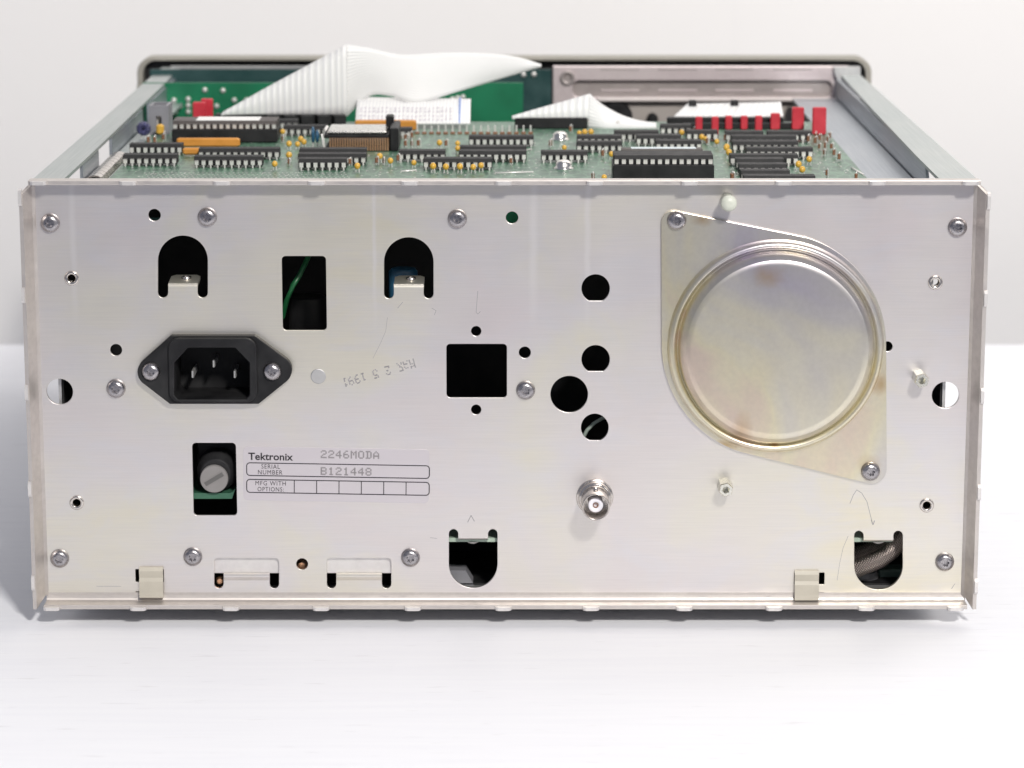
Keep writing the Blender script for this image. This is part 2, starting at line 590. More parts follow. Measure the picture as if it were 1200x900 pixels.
def arch(x0, x1, ytop, yend, arm, ytongue, flip=False):
    """horseshoe opening with a tongue between its two arms (photo pixels)"""
    r = (x1 - x0) / 2
    cx = (x0 + x1) / 2
    ra = arm / 2
    P = []
    if not flip:
        for i in range(25):
            a = math.pi * i / 24
            P.append((cx + r * math.cos(a), ytop + r - r * math.sin(a)))
        for i in range(9):
            a = math.pi + math.pi * i / 8
            P.append((x0 + ra + ra * math.cos(a), yend - ra - ra * math.sin(a)))
        P.append((x0 + arm, ytongue))
        P.append((x1 - arm, ytongue))
        for i in range(9):
            a = math.pi + math.pi * i / 8
            P.append((x1 - ra + ra * math.cos(a), yend - ra - ra * math.sin(a)))
    else:
        for i in range(25):
            a = math.pi * i / 24
            P.append((cx - r * math.cos(a), ytop - r + r * math.sin(a)))
        for i in range(9):
            a = math.pi * i / 8
            P.append((x1 - ra + ra * math.cos(a), yend + ra - ra * math.sin(a)))
        P.append((x1 - arm, ytongue))
        P.append((x0 + arm, ytongue))
        for i in range(9):
            a = math.pi * i / 8
            P.append((x0 + ra + ra * math.cos(a), yend + ra - ra * math.sin(a)))
    return pxloop(P)


def dhole(px, py, r, yflat):
    a = math.asin((yflat - py) / r)
    P = [(px + r * math.cos(t_), py + r * math.sin(t_)) for t_ in [math.pi - a + (math.pi + 2 * a) * i / 32 for i in range(33)]]
    return pxloop(P)


def lance(x0, x1, y0, yl, y1, leg):
    r = 4
    P = [(x0, y0 + r), (x0 + 1.2, y0 + 1.2), (x0 + r, y0), (x1 - r, y0), (x1 - 1.2, y0 + 1.2), (x1, y0 + r)]
    ra = leg / 2
    P += [(x1 - ra + ra * math.cos(math.pi * i / 8), y1 - ra + ra * math.sin(math.pi * i / 8)) for i in range(9)]
    P += [(x1 - leg, yl), (x0 + leg, yl)]
    P += [(x0 + ra + ra * math.cos(math.pi * i / 8), y1 - ra + ra * math.sin(math.pi * i / 8)) for i in range(9)]
    return pxloop(P)


holes = [
    pc(181, 252, 7.2), pc(600, 255, 7.2), pc(558, 388, 6), pc(558, 480, 6), pc(615, 413, 7), pc(136, 410, 7),
    pc(70, 459, 15.5), pc(1108, 463, 16), pc(667, 462, 22, 48), pc(354, 661, 7),
    pc(84, 326, 5), pc(90, 589, 5), pc(1086, 592, 5), pc(1096, 331, 5), pc(1040, 406, 6),
    pr(330, 383, 300, 387, 4.5), pr(523, 594, 403, 466, 4.5), pr(225, 278, 519, 604, 4.5),
    dhole(698, 338, 16.6, 352.5), dhole(698, 421, 16.6, 435), dhole(697, 501, 16.2, 516),
    arch(185, 243.5, 276, 349, 12, 335), arch(450, 508, 278, 350, 11.5, 336),
    arch(526, 583, 689, 620, 11, 631, True), arch(1001, 1058, 691, 622, 11, 633, True),
    lance(251, 327, 654, 672.5, 689.5, 11), lance(383, 458.5, 654, 672.5, 689.5, 11),
    pr(158.5, 192, 667, 682, 1), pr(158.5, 192, 693, 697.6, 1), pr(931, 966, 671, 685, 1), pr(931, 966, 694, 697.8, 1),
]
inl = pxloop([(212, 402), (286, 402), (297, 415), (297, 470), (201, 470), (201, 415)])
holes.append(inl)
panel_me = plate_mesh("rear_panel", rrect(XL, XR, PB, PT, 1.2, 3), holes, 0.0, PT_TH, M_PANEL, 0.1)
panel = place("rear_panel", panel_me, scope)

# flanges folded toward the viewer, with snapped-off tabs along the free edges
fl = MB()
PRO, FT = 6.2, 1.5
def bend(outward, n=5, r=1.6):
    return [(r - r * math.sin(math.pi / 2 * i / n), r - r * math.cos(math.pi / 2 * i / n)) for i in range(n + 1)]
def flange_prof(z_out, sgn, zp=None):
    # (y,z): bend from panel plane out to -PRO; outside surface at z_out
    r = 2.0
    pts = []
    for i in range(6):
        a = math.pi / 2 * i / 5
        pts.append((PT_TH - (1 - math.cos(a)) * 0 - r * (1 - math.cos(a)) , z_out - sgn * (r - r * math.sin(a))))
    pts.append((-PRO, z_out))
    pts.append((-PRO - 0.05, z_out - sgn * 0.2))
    pts.append((-PRO - 0.05, z_out - sgn * (FT - 0.2)))
    pts.append((-PRO, z_out - sgn * FT))
    pts.append((-1.0, z_out - sgn * FT))
    zp = z_out - sgn * (FT + 0.8) if zp is None else zp
    for i in range(1, 5):
        a = math.pi / 2 * i / 4
        pts.append((-1.0 + 0.97 * math.sin(a), z_out - sgn * FT + (zp - z_out + sgn * FT) * (1 - math.cos(a))))
    pts.append((PT_TH * 0.5, zp - sgn * 0.1))
    return pts
pt_ = flange_prof(PT + 0.35, 1)
top_me = MB().prism_x(pt_[::-1], XL + 0.6, XR - 0.6)
part(top_me, "flange", M_FLANGE, panel)
pb_ = flange_prof(PB - 3.3, -1, PB + 0.9)
part(MB().prism_x(pb_, XL + 1.2, XR - 0.5), "flange", M_FLANGE, panel)
for sgn, xe in ((-1, XL), (1, XR)):
    prof = []
    r = 1.8

    for i in range(6):
        a = math.pi / 2 * i / 5
        prof.append((xe + sgn * (-r + r * math.sin(a)), PT_TH - r * (1 - math.cos(a))))
    prof += [(xe + sgn * 0.4, -0.9), (xe + sgn * 2.6, -PRO), (xe + sgn * 1.3, -PRO - 0.15), (xe - sgn * 0.9, -1.0), (xe - sgn * 1.9, -0.02), (xe - sgn * 1.9, PT_TH * 0.5)]
    if sgn > 0:
        prof = prof[::-1]
    z0, z1 = PB - 1.5, PT - 2.0
    f = MB()
    f.loft([[(x, y, z0 - (1.8 if y < -3 else -1.5)) for x, y in prof], [(x, y, z1 - (2.2 if y < -3 else 0)) for x, y in prof]][::1])
    part(f, "flange", M_FLANGE, panel)
tabm = MB()
tabm.prism_z([(-3.0, 0.6), (-2.6, -0.9), (-1.8, -1.5), (1.8, -1.5), (2.6, -0.9), (3.0, 0.6)], -0.62, 0.62)
tab_me = tabm.mesh("tab")
tab_me.materials.append(M_EDGE)
for px in (37, 150, 260, 371, 480, 590, 697, 808, 918, 1028, 1137):
    x = onY(px, 213, -PRO)[0]
    x = max(XL + 4, min(XR - 4, x))
    place("tab", tab_me, panel, (x, -PRO - 0.3, PT + 0.35 - FT / 2))
    place("tab", tab_me, panel, (x + random.uniform(-.5, .5), -PRO - 0.3, PB - 3.3 + FT / 2 - 0.25))
for py in (232, 346, 460, 573, 683):
    for sgn, xe in ((-1, XL), (1, XR)):
        z = onY(30, py + (4 if sgn > 0 else 0), -PRO)[1]
        o = place("tab", tab_me, panel, (xe + sgn * 2.2, -PRO + 0.35, z), (0, math.pi / 2, 0))
        o.scale = (1.0, 1.0, 0.9)

# bent-in tongues of the horseshoe openings
def tongue(x0, x1, yt, up):
    a, z = onY(x0, yt)
    b, _ = onY(x1, yt)
    mb = MB()
    n = 6
    rings = []
    for i in range(n + 1):
        an = math.pi / 2 * i / n
        rings.append((0.0 + 1.6 * (1 - math.cos(an)), 1.6 * math.sin(an)))
    ys = [(y, zz) for y, zz in rings]
    ys.append((10.0, 1.6 + (0.8 if up else 0.3)))
    ys.append((12.0, 1.6 + (0.9 if up else 0.35)))
    top = [(y, (z - 0.5 + zz) if up else (z + 0.5 - zz)) for y, zz in ys]
    g0 = [[(a + (1.4 if k == len(top) - 1 else 0), y + 0.05, zz) for k, (y, zz) in enumerate(top)], [(b - (1.4 if k == len(top) - 1 else 0), y + 0.05, zz) for k, (y, zz) in enumerate(top)]]
    off = -1.1 if up else 1.1
    g1 = [[(p[0], p[1] + 1.1 if p[1] < 1.8 else p[1], p[2] + (off if p[1] > 0.9 else 0)) for p in row] for row in g0]
    nn = len(top)
    V = g0[0] + g0[1] + g1[0] + g1[1]
    fs = []
    for i in range(nn - 1):
        fs += [(i, i + 1, nn + i + 1, nn + i), (2 * nn + i, 3 * nn + i, 3 * nn + i + 1, 2 * nn + i + 1),
               (i, 2 * nn + i, 2 * nn + i + 1, i + 1), (nn + i, nn + i + 1, 3 * nn + i + 1, 3 * nn + i)]
    fs.append((nn - 1, 3 * nn - 1, 4 * nn - 1, 2 * nn - 1))
    mb.add(V, fs)
    part(mb, "tongue", M_PANEL, panel)
    # small threaded eyelet in the tongue
    zt = top[-2][1]
    e = MB()
    s = 1 if up else -1
    e.lathe_z([(1.7, zt - 0.4 * s), (1.7, zt + 0.35 * s), (1.3, zt + 0.5 * s), (0.9, zt + 0.4 * s), (0.85, zt - 0.3 * s)], 16, 0, (a + b) / 2 + 0.5, 7.0)
    part(e, "eyelet", M_NICKEL, panel)


tongue(197, 231.5, 336, True)
tongue(461.5, 496.5, 337, True)
tongue(537, 572, 630, False)
tongue(1012, 1047, 632, False)

# ---- torx pan-head screws
def screw_mesh():
    mb = MB()
    seg = 48
    prof = [(1.0, 0.0), (1.0, 0.12), (0.97, 0.35), (0.88, 0.6), (0.72, 0.82), (0.56, 0.93), (0.47, 0.95)]
    rings = []
    for r, h in prof:
        rings.append([(3.25 * r * math.cos(2 * math.pi * i / seg), -2.1 * h, 3.25 * r * math.sin(2 * math.pi * i / seg)) for i in range(seg)])
    mb.loft(rings, 0, True, False, False)
    st = []
    for dep in (0.95, 0.9, 0.25):
        st.append([(3.25 * (0.37 + 0.075 * math.cos(6 * 2 * math.pi * i / seg)) * math.cos(2 * math.pi * i / seg), -2.1 * dep,
                    3.25 * (0.37 + 0.075 * math.cos(6 * 2 * math.pi * i / seg)) * math.sin(2 * math.pi * i / seg)) for i in range(seg)])
    mb.loft([rings[-1], st[0]], 0, False, False, False)
    mb.loft(st, 0, False, False, True)
    return mb.mesh("screw")


screw_me = screw_mesh()
screw_me.materials.append(M_SCREW)


def screw(px, py, parent, y=0.0, s=1.0, rot=None):
    x, z = onY(px, py + 1.2, y)
    o = place("screw", screw_me, parent, (x, y + 0.02, z), (0, random.uniform(0, 1.0) if rot is None else rot, 0))
    o.scale = (s, s, s)
    return o


for px, py in ((59, 260), (243, 253), (536, 255), (1122, 265), (136, 454), (616, 456), (70, 653), (226, 651), (481, 652), (1107, 657)):
    screw(px, py, panel, 0.0, 1.0)

# ---- pressed-in threaded collars
col_mb = MB()
col_mb.lathe_y([(2.45, 0.05), (2.45, -0.3), (2.2, -0.5), (1.5, -0.5), (1.32, -0.3), (1.3, 3.0)], 28, 0, cap1=False)
col_me = col_mb.mesh("collar")
col_me.materials.append(M_NICKEL)
for px, py in ((84, 326), (90, 589), (1086, 592), (1096, 331)):
    x, z = onY(px, py)
    place("collar", col_me, panel, (x, 0, z))
x, z = onY(373, 441)
part(MB().lathe_y([(2.6, 0.05), (2.55, -0.12), (2.3, -0.16)], 28, 0, x, z), "plug", M_DIM, panel)

# ---- hex standoffs pressed into the panel
so = MB()
hexr = lambda r, y: [(r * math.cos(math.pi / 3 * i + 0.3), y, r * math.sin(math.pi / 3 * i + 0.3)) for i in range(6)]
so.loft([hexr(2.25, 0.1), hexr(2.25, -7.4), hexr(2.0, -7.8)], 0, False, False, False)
ring = hexr(1.15, -7.8)
so.loft([hexr(2.0, -7.8), ring], 0, False, False, False)
so.loft([ring, hexr(1.1, -4.0)], 0, False, False, True)
so_me = so.mesh("standoff")
so_me.materials.append(M_STAND)
pg = MB().lathe_y([(2.3, 0.1), (2.3, -5.5), (2.7, -6.6), (2.75, -8.6), (2.3, -9.5), (1.0, -9.8)], 14, 0)
x, z = onY(852, 234)
part(pg, "peg", plastic("pale_peg", (0.52, 0.54, 0.47), 0.4), panel, (x, 0, z))
for px, py, s in ((1077, 441, 0.95), (849, 568, 0.95)):
    x, z = onY(px, py)
    o = place("standoff", so_me, panel, (x, 0, z))
    o.scale = (s * 1.2, s, s * 1.2)

# lanced flap backing, one behind each window
for x0, x1 in ((249, 329), (381, 460.5)):
    a, z1 = onY(x0, 651, 1.5)
    b, z0 = onY(x1, 672, 1.5)
    part(MB().cbox(a, b, 1.5, 2.5, z0, z1, 0.2), "backing_strip", M_EDGE, panel)
    a2, b2 = onY(x0 + 13, 673)[0], onY(x1 - 13, 673)[0]
    _, zz = onY(300, 672.4)
    lp = MB()
    lp.prism_x([(-0.25, zz - 2.2), (-0.75, zz - 1.0), (-0.75, zz - 0.45), (-0.4, zz - 0.1), (1.0, zz - 0.1), (1.2, zz - 2.2)][::-1], a2 + 0.2, b2 - 0.2)
    part(lp, "rolled_lip", M_PANEL, panel)

# ---- ivory nylon clips straddling the bottom edge
def clip(x0, x1, y0, y1):
    a, zt = onY(x0, y0, -1)
    b, zb = onY(x1, y1, -4)
    mb = MB()
    zs = [(1.5, zt + 0.2), (-0.9, zt), (-1.6, zt - 1.2), (-1.2, zt - 3.6), (-1.9, zt - 4.8), (-2.1, zb + 2.0), (-2.4, zb + 0.3), (-1.8, zb), (1.5, zb)]
    ins = [(y + 0.9, z - 0.8 if k < 2 else (z + 0.8 if k > 6 else z)) for k, (y, z) in enumerate(zs)]
    n = len(zs)
    V = [(a, y, z) for y, z in zs] + [(b, y, z) for y, z in zs] + [(a, y, z) for y, z in ins] + [(b, y, z) for y, z in ins]
    fs = []
    for i in range(n - 1):
        fs += [(i, i + 1, n + i + 1, n + i), (2 * n + i, 3 * n + i, 3 * n + i + 1, 2 * n + i + 1),
               (i, 2 * n + i, 2 * n + i + 1, i + 1), (n + i, n + i + 1, 3 * n + i + 1, 3 * n + i)]
    mb.add(V, fs)
    part(mb, "edge_clip", M_CLIP)


clip(163, 190.5, 665, 703)
clip(931.5, 960, 669, 706)

# ---- dished cover plate
Yc = -1.3
R = 131.5
cx, cy = 907.0, 404.0
o_pts = []
# top-left ear, clockwise in the photo
def arc_px(cx_, cy_, r_, a0, a1, n):
    return [(cx_ + r_ * math.cos(math.radians(a0 + (a1 - a0) * i / n)), cy_ + r_ * math.sin(math.radians(a0 + (a1 - a0) * i / n))) for i in range(n + 1)]
o_pts += arc_px(789, 261, 14, 180, 284, 8)
o_pts += arc_px(cx, cy, R, -73, 0, 18)
o_pts += arc_px(1022, 550, 17, 0, 104, 8)
o_pts += arc_px(cx, cy, R, 107, 180, 18)
cover_me = plate_mesh("dished_cover", [onY(x, y, Yc) for x, y in o_pts], [[onY(x, y, Yc) for x, y in arc_px(909, 406, 120, 0, 360, 64)[:-1]]], Yc, 1.25, M_ZINC, 0.12)
cover = place("dished_cover", cover_me, scope)
cxx, czz = onY(909, 406, Yc)
dm = MB()
k = PXS
prof = [(128.6, 0.3), (128.0, -0.15)]
for i in range(9):
    a = math.radians(10 + 150 * i / 8)
    prof.append((122.3 + 5.6 * math.cos(a), -0.2 - 2.7 * math.sin(a)))
prof += [(116.3, -1.15), (115.6, -1.6), (115.0, -2.6), (114.3, -4.0)]
for i in range(8):
    a = math.radians(90 * i / 7)
    prof.append((113.6 - 6.5 * math.sin(a) * 1.0, -4.6 - 2.0 * math.sin(a) ** 0.8 if i else -4.6))
prof += [(100, -6.62), (60, -6.6), (5, -6.6)]
prof = [(r * k, y) for r, y in prof]
dm.lathe_y([(r, Yc + y) for r, y in prof], 128, 0, cxx, czz)
part(dm, "dome", M_ZINC, cover)
for px, py in ((793, 257), (1020, 551)):
    screw(px, py, cover, Yc, 1.0)
x, z = onY(1037, 406)
# ---- mains inlet
inlet = bpy.data.objects.new("power_inlet", None)
COL.objects.link(inlet)
inlet.parent = scope
ix, iz = onY(249, 435)
P_ = [(199, 394.5), (200.5, 393.5), (298.5, 393.5), (300.5, 394.5)] + arc_px(325, 434, 17, -48, 52, 8) + [(303, 473.5), (199, 473.5)] + arc_px(178, 436, 17, 132, 228, 8)
op = pxloop([(221, 406.5), (276, 406.5), (293, 424), (293, 462), (289, 467), (209, 467), (205, 462), (205, 424)], -3)
flg = plate_mesh("inlet_flange", [onY(x, y, -3) for x, y in P_], [op], -3.0, 2.95, M_BLACK, 0.25)
place("inlet_flange", flg, inlet)
bo = plate_mesh("inlet_body", rrect(*[onY(x, 435, -5)[0] for x in (197.5, 301)], *[onY(249, y, -5)[1] for y in (472, 396.5)], 3.6), [[(x * 1.0, z) for x, z in op]], -4.6, 1.62, M_BLACK, 0.3)
place("inlet_body", bo, inlet)
cav = MB()
opf = [(x, -0.5, z) for x, z in op]
opb = [(x, 15.5, z) for x, z in op]
cav.loft([opf, opb], 0, False, False, True)
place("cavity_liner", (lambda me: (me.materials.append(M_CAV), me)[1])(cav.mesh("cavity_liner")), inlet)
for px, py, s in ((225, 440, 0), (249.5, 428, 0.8), (274.5, 440, 0)):
    x, z = onY(px, py, 1)
    pb = MB().cbox(x - 0.4, x + 0.4, 2.5 + s, 15, z - 1.3, z + 1.3, 0.2)
    part(pb, "pin", M_DIM, inlet)
for px, py in ((177, 434), (319, 434)):
    screw(px, py, inlet, -3.0, 0.95)

# ---- fuse holder behind its window
fh = bpy.data.objects.new("fuse_holder", None)
COL.objects.link(fh)
fh.parent = scope
fx, fz = onY(251, 561, 1.0)
part(MB().lathe_y([(6.9, 26), (6.9, 6), (6.6, 4.6), (5.7, 3.8), (5.5, 2.2), (4.9, 1.8)], 40, 0, fx + 0.5, fz + 1.4, cap0=True), "holder_body", M_BLACK, fh)
bx = MB().cbox(fx - 6.8, fx + 7.2, 12, 40, fz - 5, fz + 10, 0.5)
part(bx, "holder_block", M_BLACK, fh)
part(MB().lathe_y([(4.75, 3.0), (4.75, 0.35), (4.55, 0.15)], 40, 0, fx, fz), "fuse_cap", M_CAP, fh)
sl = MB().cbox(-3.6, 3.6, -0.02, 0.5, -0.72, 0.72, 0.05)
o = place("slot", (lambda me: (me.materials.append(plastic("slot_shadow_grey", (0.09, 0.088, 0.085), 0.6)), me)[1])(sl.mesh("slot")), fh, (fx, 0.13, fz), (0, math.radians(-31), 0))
fr = MB()
for s in (-1, 1):
    fr.box(-3.8, 3.8, -0.1, 0.3, s * 0.95 - 0.14, s * 0.95 + 0.14)
o = place("slot_rim", (lambda me: (me.materials.append(M_CAP), me)[1])(fr.mesh("slot_rim")), fh, (fx, 0.13, fz), (0, math.radians(-31), 0))
a, zt = onY(222, 578, 2)
b, zb = onY(274, 584.5, 2)
pe = MB()
pe.prism_y([(a, zb), (b - 0.6, zb), (b + 0.5, zb + 3.6), (b - 0.4, zt + 0.3), (b - 1.6, zt), (a, zt)], 2.0, 45.0)
part(pe, "mounting_board", plastic("fuse_board_green", (0.025, 0.095, 0.055), 0.5), fh)

# ---- BNC socket
bnc = bpy.data.objects.new("coaxial_socket", None)
COL.objects.link(bnc)
bnc.parent = scope
bx_, bz_ = onY(697, 582.5)
part(MB().lathe_y([(6.3, 0.1), (6.3, -0.35), (6.05, -0.6), (4.8, -0.62)], 48, 0, bx_, bz_), "washer", M_NICKEL, bnc)
part(MB().lathe_y([(5.6, -0.4), (5.6, -2.2), (5.2, -2.6), (4.7, -2.7), (4.6, -4.0), (4.75, -4.4), (4.75, -13.4), (4.6, -13.9), (4.45, -14.1), (4.2, -14.0), (4.1, -13.6), (4.05, -4.5)],
                  48, 0, bx_, bz_), "barrel", M_NICKEL, bnc)
part(MB().lathe_y([(2.5, -4.5), (2.5, -11.3), (2.35, -11.5), (1.05, -11.5), (0.95, -10.5)], 32, 0, bx_, bz_), "insulator", M_PTFE, bnc)
part(MB().lathe_y([(0.92, -9.0), (0.92, -11.35), (0.72, -11.42), (0.68, -8.0)], 20, 0, bx_, bz_), "contact", M_BROWN, bnc)
for s in (1, -1):
    lug = MB().lathe_z([(0.95, bz_ + s * 4.5), (0.95, bz_ + s * 5.6), (0.7, bz_ + s * 5.8)], 16, 0, bx_, -9.0)
    part(lug, "lug", M_NICKEL, bnc)

# ---- serial label
lab = bpy.data.objects.new("serial_label", None)
COL.objects.link(lab)
lab.parent = scope
LANG = math.radians(1.0)
lx, lz = onY(285, 523)
lab.location = (lx * MM, -0.02 * MM, lz * MM)
lab.rotation_euler = (0, LANG, 0)
q = 0.2866
lw, lh = 220 * q, 65.5 * q


def L(px, py):
    return (px - 285) * q, -(py - 523) * q


def strip(mb, a, b, wd):
    (x0, z0), (x1, z1) = a, b
    dx, dz = x1 - x0, z1 - z0
    n = math.hypot(dx, dz)
    ux, uz = -dz / n * wd / 2, dx / n * wd / 2
    mb.add([(x0 - ux, 0, z0 - uz), (x1 - ux, 0, z1 - uz), (x1 + ux, 0, z1 + uz), (x0 + ux, 0, z0 + uz)], [(3, 2, 1, 0) if False else (0, 1, 2, 3)])


fm = plate_mesh("foil", rrect(0, lw, -lh, 0, 1.5), [], 0, 0.1, M_LABEL, 0.02)
place("foil", fm, lab, (0, -0.1, 0))


def outline(x0, x1, y0, y1, r, wd):
    a, b = L(x0, y0), L(x1, y1)
    lo = rrect(a[0], b[0], b[1], a[1], r)
    li = rrect(a[0] + wd, b[0] - wd, b[1] + wd, a[1] - wd, max(0.2, r - wd))
    n = len(lo)
    mb = MB()
    mb.add([(x, -0.125, z) for x, z in lo] + [(x, -0.125, z) for x, z in li], [(i, (i + 1) % n, n + (i + 1) % n, n + i) for i in range(n)])
    return mb


mb = outline(288.5, 506, 542.2, 558.8, 1.3, 0.34)
part(mb, "printed_box", M_INK, lab)
mb = outline(288.5, 506, 562.4, 579.4, 1.3, 0.34)
for xx in (345.5, 372, 398.5, 425, 451.5, 478):
    a, b = L(xx, 562.9), L(xx, 579)
    mb.add([(a[0] - .15, -0.125, b[1]), (a[0] + .15, -0.125, b[1]), (a[0] + .15, -0.125, a[1]), (a[0] - .15, -0.125, a[1])], [(0, 1, 2, 3)])
part(mb, "printed_grid", M_INK, lab)


def lettering(txt, px, py, cap, width, mat, heavy=0.0, parent=lab, fn=L, spacing=1.0):
    """text with its left foot at (px,py), cap height and total width in photo pixels"""
    cu = bpy.data.curves.new("lettering", 'FONT')
    cu.body = txt
    cu.size = 1.0
    cu.offset = heavy
    cu.space_character = spacing
    cu.resolution_u = 3
    o = bpy.data.objects.new("lettering", cu)
    COL.objects.link(o)
    dg = bpy.context.evaluated_depsgraph_get()
    dg.update()
    me = bpy.data.meshes.new_from_object(o.evaluated_get(dg))
    bpy.data.objects.remove(o)
    xs = [v.co.x for v in me.vertices]
    ys = [v.co.y for v in me.vertices]
    y1 = max(ys) if max(ys) > 0.1 else 0.7
    sx_, sz_ = width * q / (max(xs) - min(xs)), cap * q / y1
    x0 = min(xs)
    for v in me.vertices:
        v.co = ((v.co.x - x0) * sx_ * MM, 0, v.co.y * sz_ * MM)
    me.materials.append(mat)
    a = fn(px, py)
    return place("lettering", me, parent, (a[0], -0.14, a[1]))


lettering("Tektronix", 291, 539, 8.6, 53, M_INK, 0.022)
lettering("SERIAL", 306.5, 549.5, 5.3, 22, M_INK, 0.0, spacing=1.15)
lettering("NUMBER", 302.5, 556.6, 5.3, 29, M_INK, 0.0, spacing=1.15)
lettering("MFG WITH", 299.5, 569.9, 5.3, 36, M_INK, 0.0, spacing=1.15)
lettering("OPTIONS:", 302, 577.2, 5.3, 31, M_INK, 0.0, spacing=1.15)

GLYPH = {
    '2': "01110 10001 00001 00110 01000 10000 11111", '4': "00010 00110 01010 10010 11111 00010 00010",
    '6': "00110 01000 10000 11110 10001 10001 01110", 'M': "10001 11011 10101 10101 10001 10001 10001",
    'O': "01110 10001 10001 10001 10001 10001 01110", 'D': "11110 01001 01001 01001 01001 01001 11110",
    'A': "00100 01010 10001 10001 11111 10001 10001", 'B': "11110 10001 10001 11110 10001 10001 11110",
    '1': "00100 01100 00100 00100 00100 00100 01110", '8': "01110 10001 10001 01110 10001 10001 01110",
    'R': "11110 10001 10001 11110 10100 10010 10001", '5': "11111 10000 11110 00001 00001 10001 01110",
    '9': "01110 10001 10001 01111 00001 00010 01100", ' ': "00000 00000 00000 00000 00000 00000 00000"}


def dots(txt, cap, adv, dot, jitter=0.0, drop=0.0):
    mb = MB()
    for i, ch in enumerate(txt):
        for r, row in enumerate(GLYPH[ch].split()):
            for c_, bit in enumerate(row):
                if bit == '1' and random.random() > drop:
                    x = (i * adv + c_ * adv * 0.155) * q
                    z = (cap - r * cap / 6.0) * q
                    x += random.uniform(-jitter, jitter)
                    z += random.uniform(-jitter, jitter)
                    d = dot * q / 2
                    mb.add([(x - d, 0, z - d), (x + d, 0, z - d), (x + d, 0, z + d), (x - d, 0, z + d)], [(0, 1, 2, 3)])
    return mb


def dotted(txt, px, py, cap, adv, dot):
    a = L(px, py)
    o = dots(txt, cap, adv, dot).build("lettering", M_FAINT, lab, (a[0], -0.14, a[1]))
    return o


dotted("2246MODA", 377.5, 534.8, 8.0, 8.85, 1.75)
dotted("B121448", 377.5, 555.3, 8.0, 8.85, 1.75)
# faint date stamp, printed upside down
sxp, szp = onY(484, 421)
o = dots("MAR 2 5 1991", 9.5, 7.5, 1.6, 0.05, 0.12).build("date_stamp", M_STAMP, panel, (sxp, -0.03, szp))
o.rotation_euler = (0, math.radians(180 - 16), 0)
o["label"] = "faint grey date stamp printed upside down"

# pencil marks
pm = MB()
def scribble(pts, wd=0.16):
    P = [onY(*p) for p in pts]
    for a, b in zip(P[:-1], P[1:]):
        dx, dz = b[0] - a[0], b[1] - a[1]
        n = math.hypot(dx, dz) or 1
        ux, uz = -dz / n * wd / 2, dx / n * wd / 2
        pm.add([(a[0] + ux, -0.03, a[1] + uz), (a[0] - ux, -0.03, a[1] - uz), (b[0] - ux, -0.03, b[1] - uz), (b[0] + ux, -0.03, b[1] + uz)], [(0, 1, 2, 3)])
scribble([(560, 341), (559, 352), (558, 366), (560, 368), (563, 365)])
scribble([(454, 372), (452, 388), (446, 402), (437, 420)], 0.1)
scribble([(472, 354), (466, 361)])
scribble([(506, 361), (511, 364), (509, 369)])
scribble([(996, 590), (1000, 580), (1004, 574), (1010, 578), (1016, 588), (1019, 600), (1022, 612)], 0.2)
scribble([(1021, 609), (1023, 615), (1025, 610)], 0.3)
scribble([(994, 628), (988, 642), (984, 660), (981, 680)], 0.13)
scribble([(1060, 696), (1085, 695)], 0.2)
scribble([(1115, 690), (1119, 684)], 0.2)
scribble([(548, 612), (552, 604), (556, 611)], 0.3)
scribble([(504, 630), (512, 631)], 0.14)
scribble([(113, 687), (142, 687)], 0.12)
part(pm, "pencil_marks", M_STAMP, panel)["kind"] = "stuff"

# ------------------------------------------------------------------ chassis
ZP = 144.7    # top of the main board
ch = MB()
def wall_plate(name, pts, x0, x1, mat):
    """outline in (y,z)"""
    return part(MB().loft([[(x0, y, z) for y, z in pts], [(x1, y, z) for y, z in pts]]), name, mat)


# left rail: top flange, inner web with cut-outs, bottom lip
rl = MB()
rl.prism_z([(-159.3, 1.4), (-149.0, 1.4), (-149.0, 60), (-150.0, 300), (-151.5, 371), (-159.3, 371)], PT - 1.2, PT)
left_rail = part(rl, "side_rail", M_RAIL)
part(MB().prism_z([(-148.5, 48), (-142.5, 48), (-142.5, 330), (-148.5, 330)], ZP - 1.6, ZP - 0.4), "lower_lip", M_RAIL, left_rail)
def yz_plate(pts, x0, x1, name, mat, par):
    return part(MB().loft([[(x0, y, z) for y, z in pts], [(x1, y, z) for y, z in pts]]), name, mat, par)


yz_plate([(46, 139.5), (86, 139.5), (86, 151.2), (46, 151.2)], -150.3, -149.2, "side_web", M_TRAY, left_rail)
yz_plate([(122, 139.5), (215, 139.5), (215, 151.2), (122, 151.2)], -150.3, -149.2, "side_web", M_TRAY, left_rail)
yz_plate([(238, 139.5), (370, 139.5), (370, 151.2), (238, 151.2)], -150.3, -149.2, "side_web", M_TRAY, left_rail)
yz_plate([(4, PB), (370, PB), (370, 139), (4, 139)], -153.6, -152.6, "side_wall", M_DIM, left_rail)

rr = MB()
rr.prism_z([(142.2, 1.4), (154.6, 1.4), (154.6, 371), (146.5, 371), (144.0, 200), (142.4, 60)], PT - 1.2, PT)
right_rail = part(rr, "side_rail", M_RAIL)
yz_plate([(42, 139.5), (370, 139.5), (370, 151.2), (46, 151.2), (42, 147)], 143.6, 144.7, "side_web", M_TRAY, right_rail)
yz_plate([(5, PB), (370, PB), (370, 139), (44, 139), (40, 100), (5, 100)], 146.0, 147.0, "side_wall", M_DIM, right_rail)
part(MB().prism_z([(124.0, 45), (143.0, 45), (143.0, 330), (124.0, 330)], ZP - 3.0, ZP - 1.8), "lower_lip", M_TRAY, right_rail)

